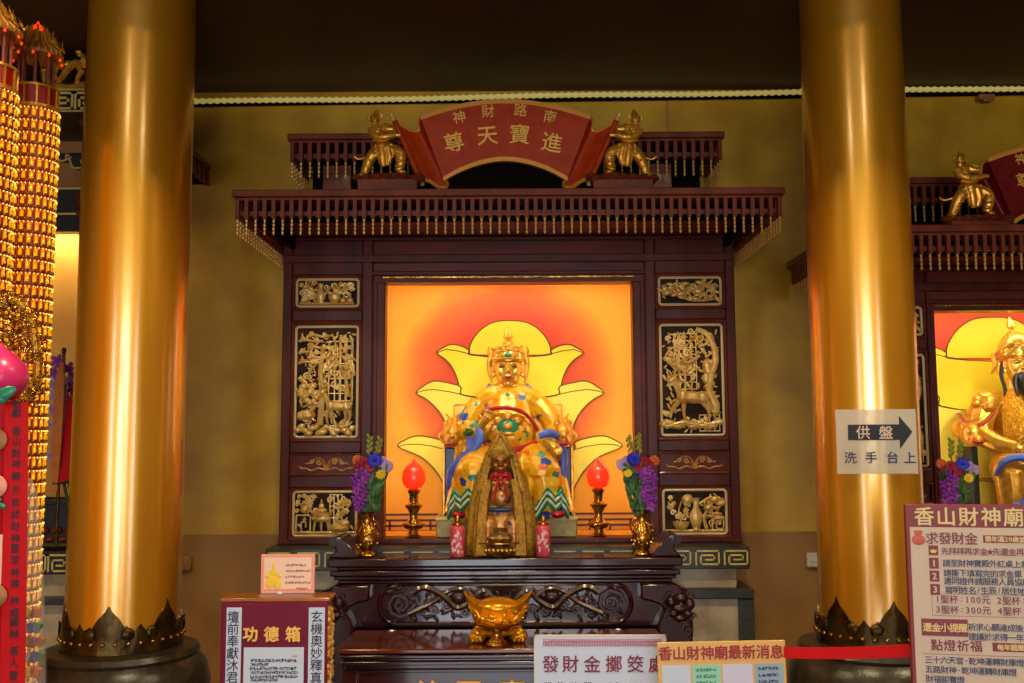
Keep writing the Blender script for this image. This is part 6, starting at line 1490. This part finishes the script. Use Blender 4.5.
    # right end of its own slatted canopy, behind the left column
    q = [P(100, 100, 5.0), P(211, 167, YW - .01)]
    xe = q[1].x; mb = MB(); zt_, zb_ = q[1].z, P(210, 186, YW - .01).z
    mb.box(xe - .4, xe, 4.8, YW - .01, zt_ - .02, zt_ + .01); mb.build('canopy_board', 'redwood', root, bevel=.004)
    for i in range(10): mb = MB(); yy = 4.84 + i * .085; mb.box(xe - .03, xe - .008, yy, yy + .035, zb_, zt_ - .02); mb.build('canopy_slat', 'redwood', root, smooth=False)
    mb = MB(); mb.box(xe - .4, xe - .05, 4.9, YW - .01, zb_ + .01, zt_ - .02); mb.build('canopy_core', 'black', root, smooth=False)
left_shrine()
# pennants and orchids beside the tower
Y = 5.15; V = lambda px, py, d=0: P(px, py, Y) + Vector((0, -d, 0))
o = V(60, 545); root = thing('temple_pennant', 'rolled orange pennant and red triangular flag standing beside the lamp tower', 'flag', o)
mb = MB(); mb.tube([V(56, 545), V(64, 352)], .009, n=8); mb.ell(V(64, 351), (.012, .012, .02)); mb.build('pole', 'bronze', root)
A_ = [V(63.5, 362, .012), V(66, 372, .03), V(66.5, 400, .035), V(63, 450, .03), V(58, 492, .012)]; B_ = [V(62, 362, .012), V(58, 380, .03), V(56, 420, .035), V(53.5, 455, .03), V(53, 492, .012)]
mb = MB(); mb.sheet(spline(A_, 4), spline(B_, 4), .015); mb.build('rolled_cloth', 'banner', root)
mb = MB(); mb.sheet([V(66, 385, 0), V(71, 400, .01), V(76, 440, 0), V(79, 478, .01)], [V(64, 400, 0), V(63, 430, .01), V(60, 465, 0), V(56, 484, .01)], .006); fl = mb.build('red_flag', 'redpaper', root)
mb = MB(); mb.tube([V(66, 384, .006), V(62, 436, .012), V(55, 484, .012), V(80, 480, .014)], .014, n=6, flat=.4); mb.build('black_border', 'hair', fl)
p = V(66, 545); o = Vector((p.x, 5.27, p.z)); root = thing('orchid_spray', 'purple and lavender orchid spray rising behind the rolled pennant', 'flowers', o)
rnd = random.Random(12); mb = MB()
for px, py in ((58, 370), (72, 378), (58, 440), (70, 420)): mb.tube(spline([o, P((66 + px) / 2, 470, 5.27), P(px, py, 5.27)], 5), .006, n=6)
mb.build('stems', 'green', root)
for px, py, mm in ((58, 361, 'purple'), (63, 368, 'purple'), (57, 373, 'purple'), (70, 369, 'purple'), (74, 376, 'purple'), (68, 380, 'lav'), (75, 388, 'purple'), (55, 384, 'lav'), (57, 396, 'lav'), (54, 410, 'lav'), (55, 425, 'lav'), (53, 440, 'lav'), (52, 455, 'lav'), (74, 400, 'lav'), (72, 415, 'lav')):
    mb = MB(); flower(mb, P(px, py, 5.25) + Vector((0, rnd.uniform(-.03, .03), 0)), .036, 5, Matrix.Rotation(rnd.uniform(-.6, .6), 3, 'Z')); mb.build('orchid_bloom', mm, root)

# ------------------------------------------------------------------ offerings at the left edge
Y = 2.55; k = Y / 1000
V = lambda px, py, d=0: P(px, py, Y) + Vector((0, -d, 0))
zt_, Rw = V(15, 401).z, .055; cx = P(-2, 500, Y + .055).x
root = thing('offering_canister', 'tall red paper offering canister with a vertical line of black characters at left edge', 'canister', (cx, Y + Rw, 0))
prof = [(Rw * .98, .3), (Rw, .32), (Rw * 1.0, zt_ - .06), (Rw * 1.10, zt_ - .03), (Rw * 1.12, zt_ - .0), (Rw * .9, zt_)]
MB().lathe((cx, Y + Rw, 0), prof + [(.001, zt_)], n=48).build('paper_wrap', 'redpaper', root)
MB().lathe((cx, Y + Rw, 0), [(Rw * 1.3, 0), (Rw * 1.3, .03), (Rw * .6, .06), (Rw * .6, .26), (Rw * 1.1, .3)], n=32).build('stand', 'towerred', root)
# banner strip pasted down the front, slightly leaning
ax = V(17.5, 410); bx_ = V(14, 683)
mb = MB(); mb.prism3([V(6, 402, .004), V(29.5, 402, .004), V(26, 700, .004), V(1, 700, .004)], Vector((0, -.002, 0))); bn = mb.build('paper_banner', 'redpaper', root, smooth=False)
txt = '敬獻香山財神廟天官武財神暨眾神佛神威顯赫善人蒙恩'; ys = [404, 413, 431, 441, 453, 464, 476, 490, 502, 514, 526, 538, 548, 560, 572, 583, 600, 612, 622, 633, 650, 662, 675, 687]
mb = MB()
for ch, y_ in zip(txt, ys): mb.glyph(ch, V(18 - (y_ - 404) * .011, y_, .0065), 9.5 * k, bold=.012, depth=.0005)
mb.build('lettering', 'blackink', bn, smooth=False)
mb = MB()
for py, m_ in ((440, 0), (486, 1), (595, 0)):
    mb.k = m_; mb.lathe(V(-1, py, .012), [(.0005, 0), (10 * k, .001), (11 * k, .003), (10 * k, .005), (.0005, .006)], n=24, rot=Matrix.Rotation(PI / 2, 3, 'X'))
mb.build('pasted_medallion', ['tan', 'salmon'], root)
mb = MB(); mb.prism3([V(-12, 536, .006), V(4, 534, .006), V(2, 603, .006), V(-12, 604, .006)], Vector((0, -.002, 0))); mb.build('pale_label', 'pinkpaper', root, smooth=False)
mb = MB()
for a, b, an in ((2, 505, .3), (-2, 501, -.4)): mb.ell(V(a, b, .012), (7 * k, .004, 3 * k), Matrix.Rotation(an, 3, 'Y'), 10, 6)
mb.build('pasted_leaf', 'teal', root)
# pink longevity peach on top of the canister
c_ = V(-8, 378); c_.y = Y + .04; root = thing('longevity_peach', 'pink longevity peach ornament with a green leaf on the red canister', 'ornament', (c_.x, c_.y, zt_ + .001))
r_ = 27 * k; mb = MB(); mb.lathe((c_.x, c_.y, zt_ + .001), [(.01, 0), (r_ * .6, r_ * .1), (r_ * .95, r_ * .55), (r_ * 1.02, r_ * .95), (r_ * .9, r_ * 1.35), (r_ * .55, r_ * 1.75), (r_ * .2, r_ * 2.0), (.002, r_ * 2.2)], n=36); mb.build('fruit', 'pinkpeach', root)
mb = MB()
for a, b, an, l in ((13, 395, .5, 13), (4, 400, .1, 13), (-14, 398, -.4, 12)): mb.ell(V(a, b, .045), (l * k, .006, 6.5 * k), Matrix.Rotation(-an, 3, 'Y'), 12, 8)
mb.build('leaf', 'teal', root)
# gold tinsel dragon wound behind the peach
Y3 = 3.0; V3 = lambda px, py, d=0: P(px, py, Y3) + Vector((0, -d, 0)); k3 = Y3 / 1000
root = thing('tinsel_dragon', 'curly gold tinsel dragon ornament above the pink peach', 'ornament', V3(10, 400))
rnd = random.Random(21); path = [V3(*p) for p in ((-12, 322), (0, 306), (14, 300), (28, 314), (34, 332), (36, 352), (38, 372), (33, 392), (27, 400))]; sp_ = spline(path, 6)
mb = MB(); mb.tube(sp_, .012, n=8); core = mb.build('body', 'gold', root)
mb = MB()
for i in range(240):
    q = sp_[rnd.randrange(len(sp_))] + Vector((rnd.uniform(-1, 1) * .024, rnd.uniform(-.03, .02), rnd.uniform(-1, 1) * .024)); r_ = rnd.uniform(.006, .014); a0 = rnd.uniform(0, 6); ax_ = Matrix.Rotation(rnd.uniform(0, 6), 3, 'Z') @ Matrix.Rotation(rnd.uniform(0, 3), 3, 'X')
    mb.tube([q + ax_ @ Vector((r_ * math.cos(a0 + t * .8) * (1 - t * .06), r_ * math.sin(a0 + t * .8) * (1 - t * .06), t * .001)) for t in range(7)], .0022, n=4, flat=.4)
mb.build('tinsel_curls', 'brass', core)
mb = MB()
for i in range(120):
    q = V3(rnd.uniform(-6, 26), rnd.uniform(310, 352)) + Vector((0, rnd.uniform(-.02, .03), 0)); r_ = rnd.uniform(.006, .013); a0 = rnd.uniform(0, 6); ax_ = Matrix.Rotation(rnd.uniform(0, 6), 3, 'Z') @ Matrix.Rotation(rnd.uniform(0, 3), 3, 'X')
    mb.tube([q + ax_ @ Vector((r_ * math.cos(a0 + t * .8), r_ * math.sin(a0 + t * .8), t * .001)) for t in range(7)], .002, n=4, flat=.4)
mb.build('tinsel_head', 'brass', root)
mb = MB(); e = V3(27, 400); mb.tube(spline([e, e + Vector((-.06, .0, -.25)), e + Vector((-.1, .02, -.7)), Vector((e.x - .1, e.y + .02, .0))], 4), .008, n=6); mb.build('support_wire', 'bronze', root)
# clear wrapped gift pack beside it
Y4 = 2.75; V4 = lambda px, py, d=0: P(px, py, Y4) + Vector((0, -d, 0)); zb4 = .45
root = thing('wrapped_gift', 'clear cellophane gift pack with colourful sweets beside the red canister', 'gift', (V4(33, 640).x, Y4, 0))
mb = MB(); rows = [(478, 30, 1.5), (490, 31.5, 4), (520, 33, 6.5), (560, 33.5, 8), (600, 34, 9), (640, 34, 10), (700, 34, 10)]; vs = []; fs = []; n = 24
for b, cxp, rp in rows:
    for j in range(n): a = 2 * PI * j / n; f = 1 + .12 * math.sin(j * 2.7 + b); q = V4(cxp, b); vs.append(q + Vector((rp * f * math.cos(a), rp * f * math.sin(a), 0)) * Y4 / 1000)
for i in range(len(rows) - 1):
    for j in range(n): fs.append((i * n + j, i * n + (j + 1) % n, (i + 1) * n + (j + 1) % n, (i + 1) * n + j))
mb.add(vs, fs); mb.build('cellophane', 'glass', root)
for i in range(16):
    py = 612 + (i // 3) * 15; px = 28 + (i % 3) * 5.5; mm = ('crimson', 'yellowf', 'teal', 'blue', 'white', 'orangef')[(i * 5 + 1) % 6]
    mb = MB(); q = V4(px, py, rnd.uniform(-.012, .012)); mb.cbox(q, (.018, .014, .028), Matrix.Rotation(rnd.uniform(-.6, .6), 3, 'Y')); mb.build('sweet', mm, root, bevel=.003)
mb = MB(); q = V4(34, 700); mb.box(q.x - .04, q.x + .04, Y4 - .03, Y4 + .03, 0, q.z); mb.build('stand', 'towerred', root, bevel=.004)
# ------------------------------------------------------------------ light
w = bpy.data.worlds.new('daylight'); scene.world = w; w.use_nodes = True
w.node_tree.nodes['Background'].inputs['Color'].default_value = (.84, .92, 1, 1); w.node_tree.nodes['Background'].inputs['Strength'].default_value = 8.5
def area(name, loc, rot, sx, sy, en, col, portal=False):
    l = bpy.data.lights.new(name, 'AREA'); l.shape = 'RECTANGLE'; l.size = sx; l.size_y = sy; l.energy = en; l.color = col
    o = bpy.data.objects.new(name, l); COL.objects.link(o); o.location = loc; o.rotation_euler = rot
    if portal: l.cycles.is_portal = True
    return o
for a, b in DOORS: area('door_daylight', ((a + b) / 2, -6.3, DH / 2), (PI / 2, 0, 0), b - a, DH, 1, (1, 1, 1), True)
warm = (1, .80, .44)
def spot(name, loc, tgt, en, col, deg, blend=.6, r=.05):
    l = bpy.data.lights.new(name, 'SPOT'); l.energy = en; l.color = col; l.spot_size = math.radians(deg); l.spot_blend = blend; l.shadow_soft_size = r
    o = bpy.data.objects.new(name, l); COL.objects.link(o); o.location = loc; o.rotation_euler = (Vector(tgt) - Vector(loc)).to_track_quat('-Z', 'Y').to_euler(); return o
for cx_, zt_, nh, e in ((CX, 2.55, .80, 1.0), (2.92, 2.37, .645, .8)):
    area('niche_lamp_and_fill', (cx_, 5.66, zt_), (math.radians(20), 0, 0), 1.4 * nh, .06, 6 * e, (1, .93, .68))
    for sg in (-1, 1): area('niche_lamp_and_fill', (cx_ + sg * nh, 5.72, (zt_ + 1.0) / 2 + .1), (0, math.radians(90 * sg), 0), .06, 1.3, 3.0 * e, (1, .93, .68)).rotation_euler = (math.radians(90), 0, math.radians(sg * 68))  # side strips are unseen fill, added to even out the niche brightness
spot('canopy_fill_spot', (CX - .35, 4.82, 2.62), (CX - .02, 5.7, 1.55), 26, (1, .93, .70), 62)  # unseen spots added under the canopy to brighten the deity from the front
spot('canopy_fill_spot', (CX + .35, 4.82, 2.62), (CX + .02, 5.7, 1.55), 26, (1, .93, .70), 62)
spot('canopy_fill_spot', (2.92, 4.82, 2.44), (2.92, 5.7, 1.45), 50, (1, .93, .70), 62)  # same added fill for the armoured statue
for sg in (-1, 1): spot('canopy_fill_spot', (CX + sg * 1.0, 4.80, 2.60), (CX + sg * 1.0, 5.53, 1.6), 13, (1, .90, .68), 64, .8)  # two more unseen spots, added to lift the gilt side panels
for x, y, e in ((-3.4, 1.6, 115), (0, 1.6, 115), (3.4, 1.6, 115), (-2, -2.5, 40), (2, -2.5, 40)):
    area('hall_lamp', (x, y, 5.2), (0, 0, 0), .6, .6, e, warm)
area('niche_lamp_and_fill', (P(60, 230, 5.5).x, 5.53, P(60, 226, 5.5).z), (math.radians(15), 0, 0), .9, .05, 5, (1, .86, .58))
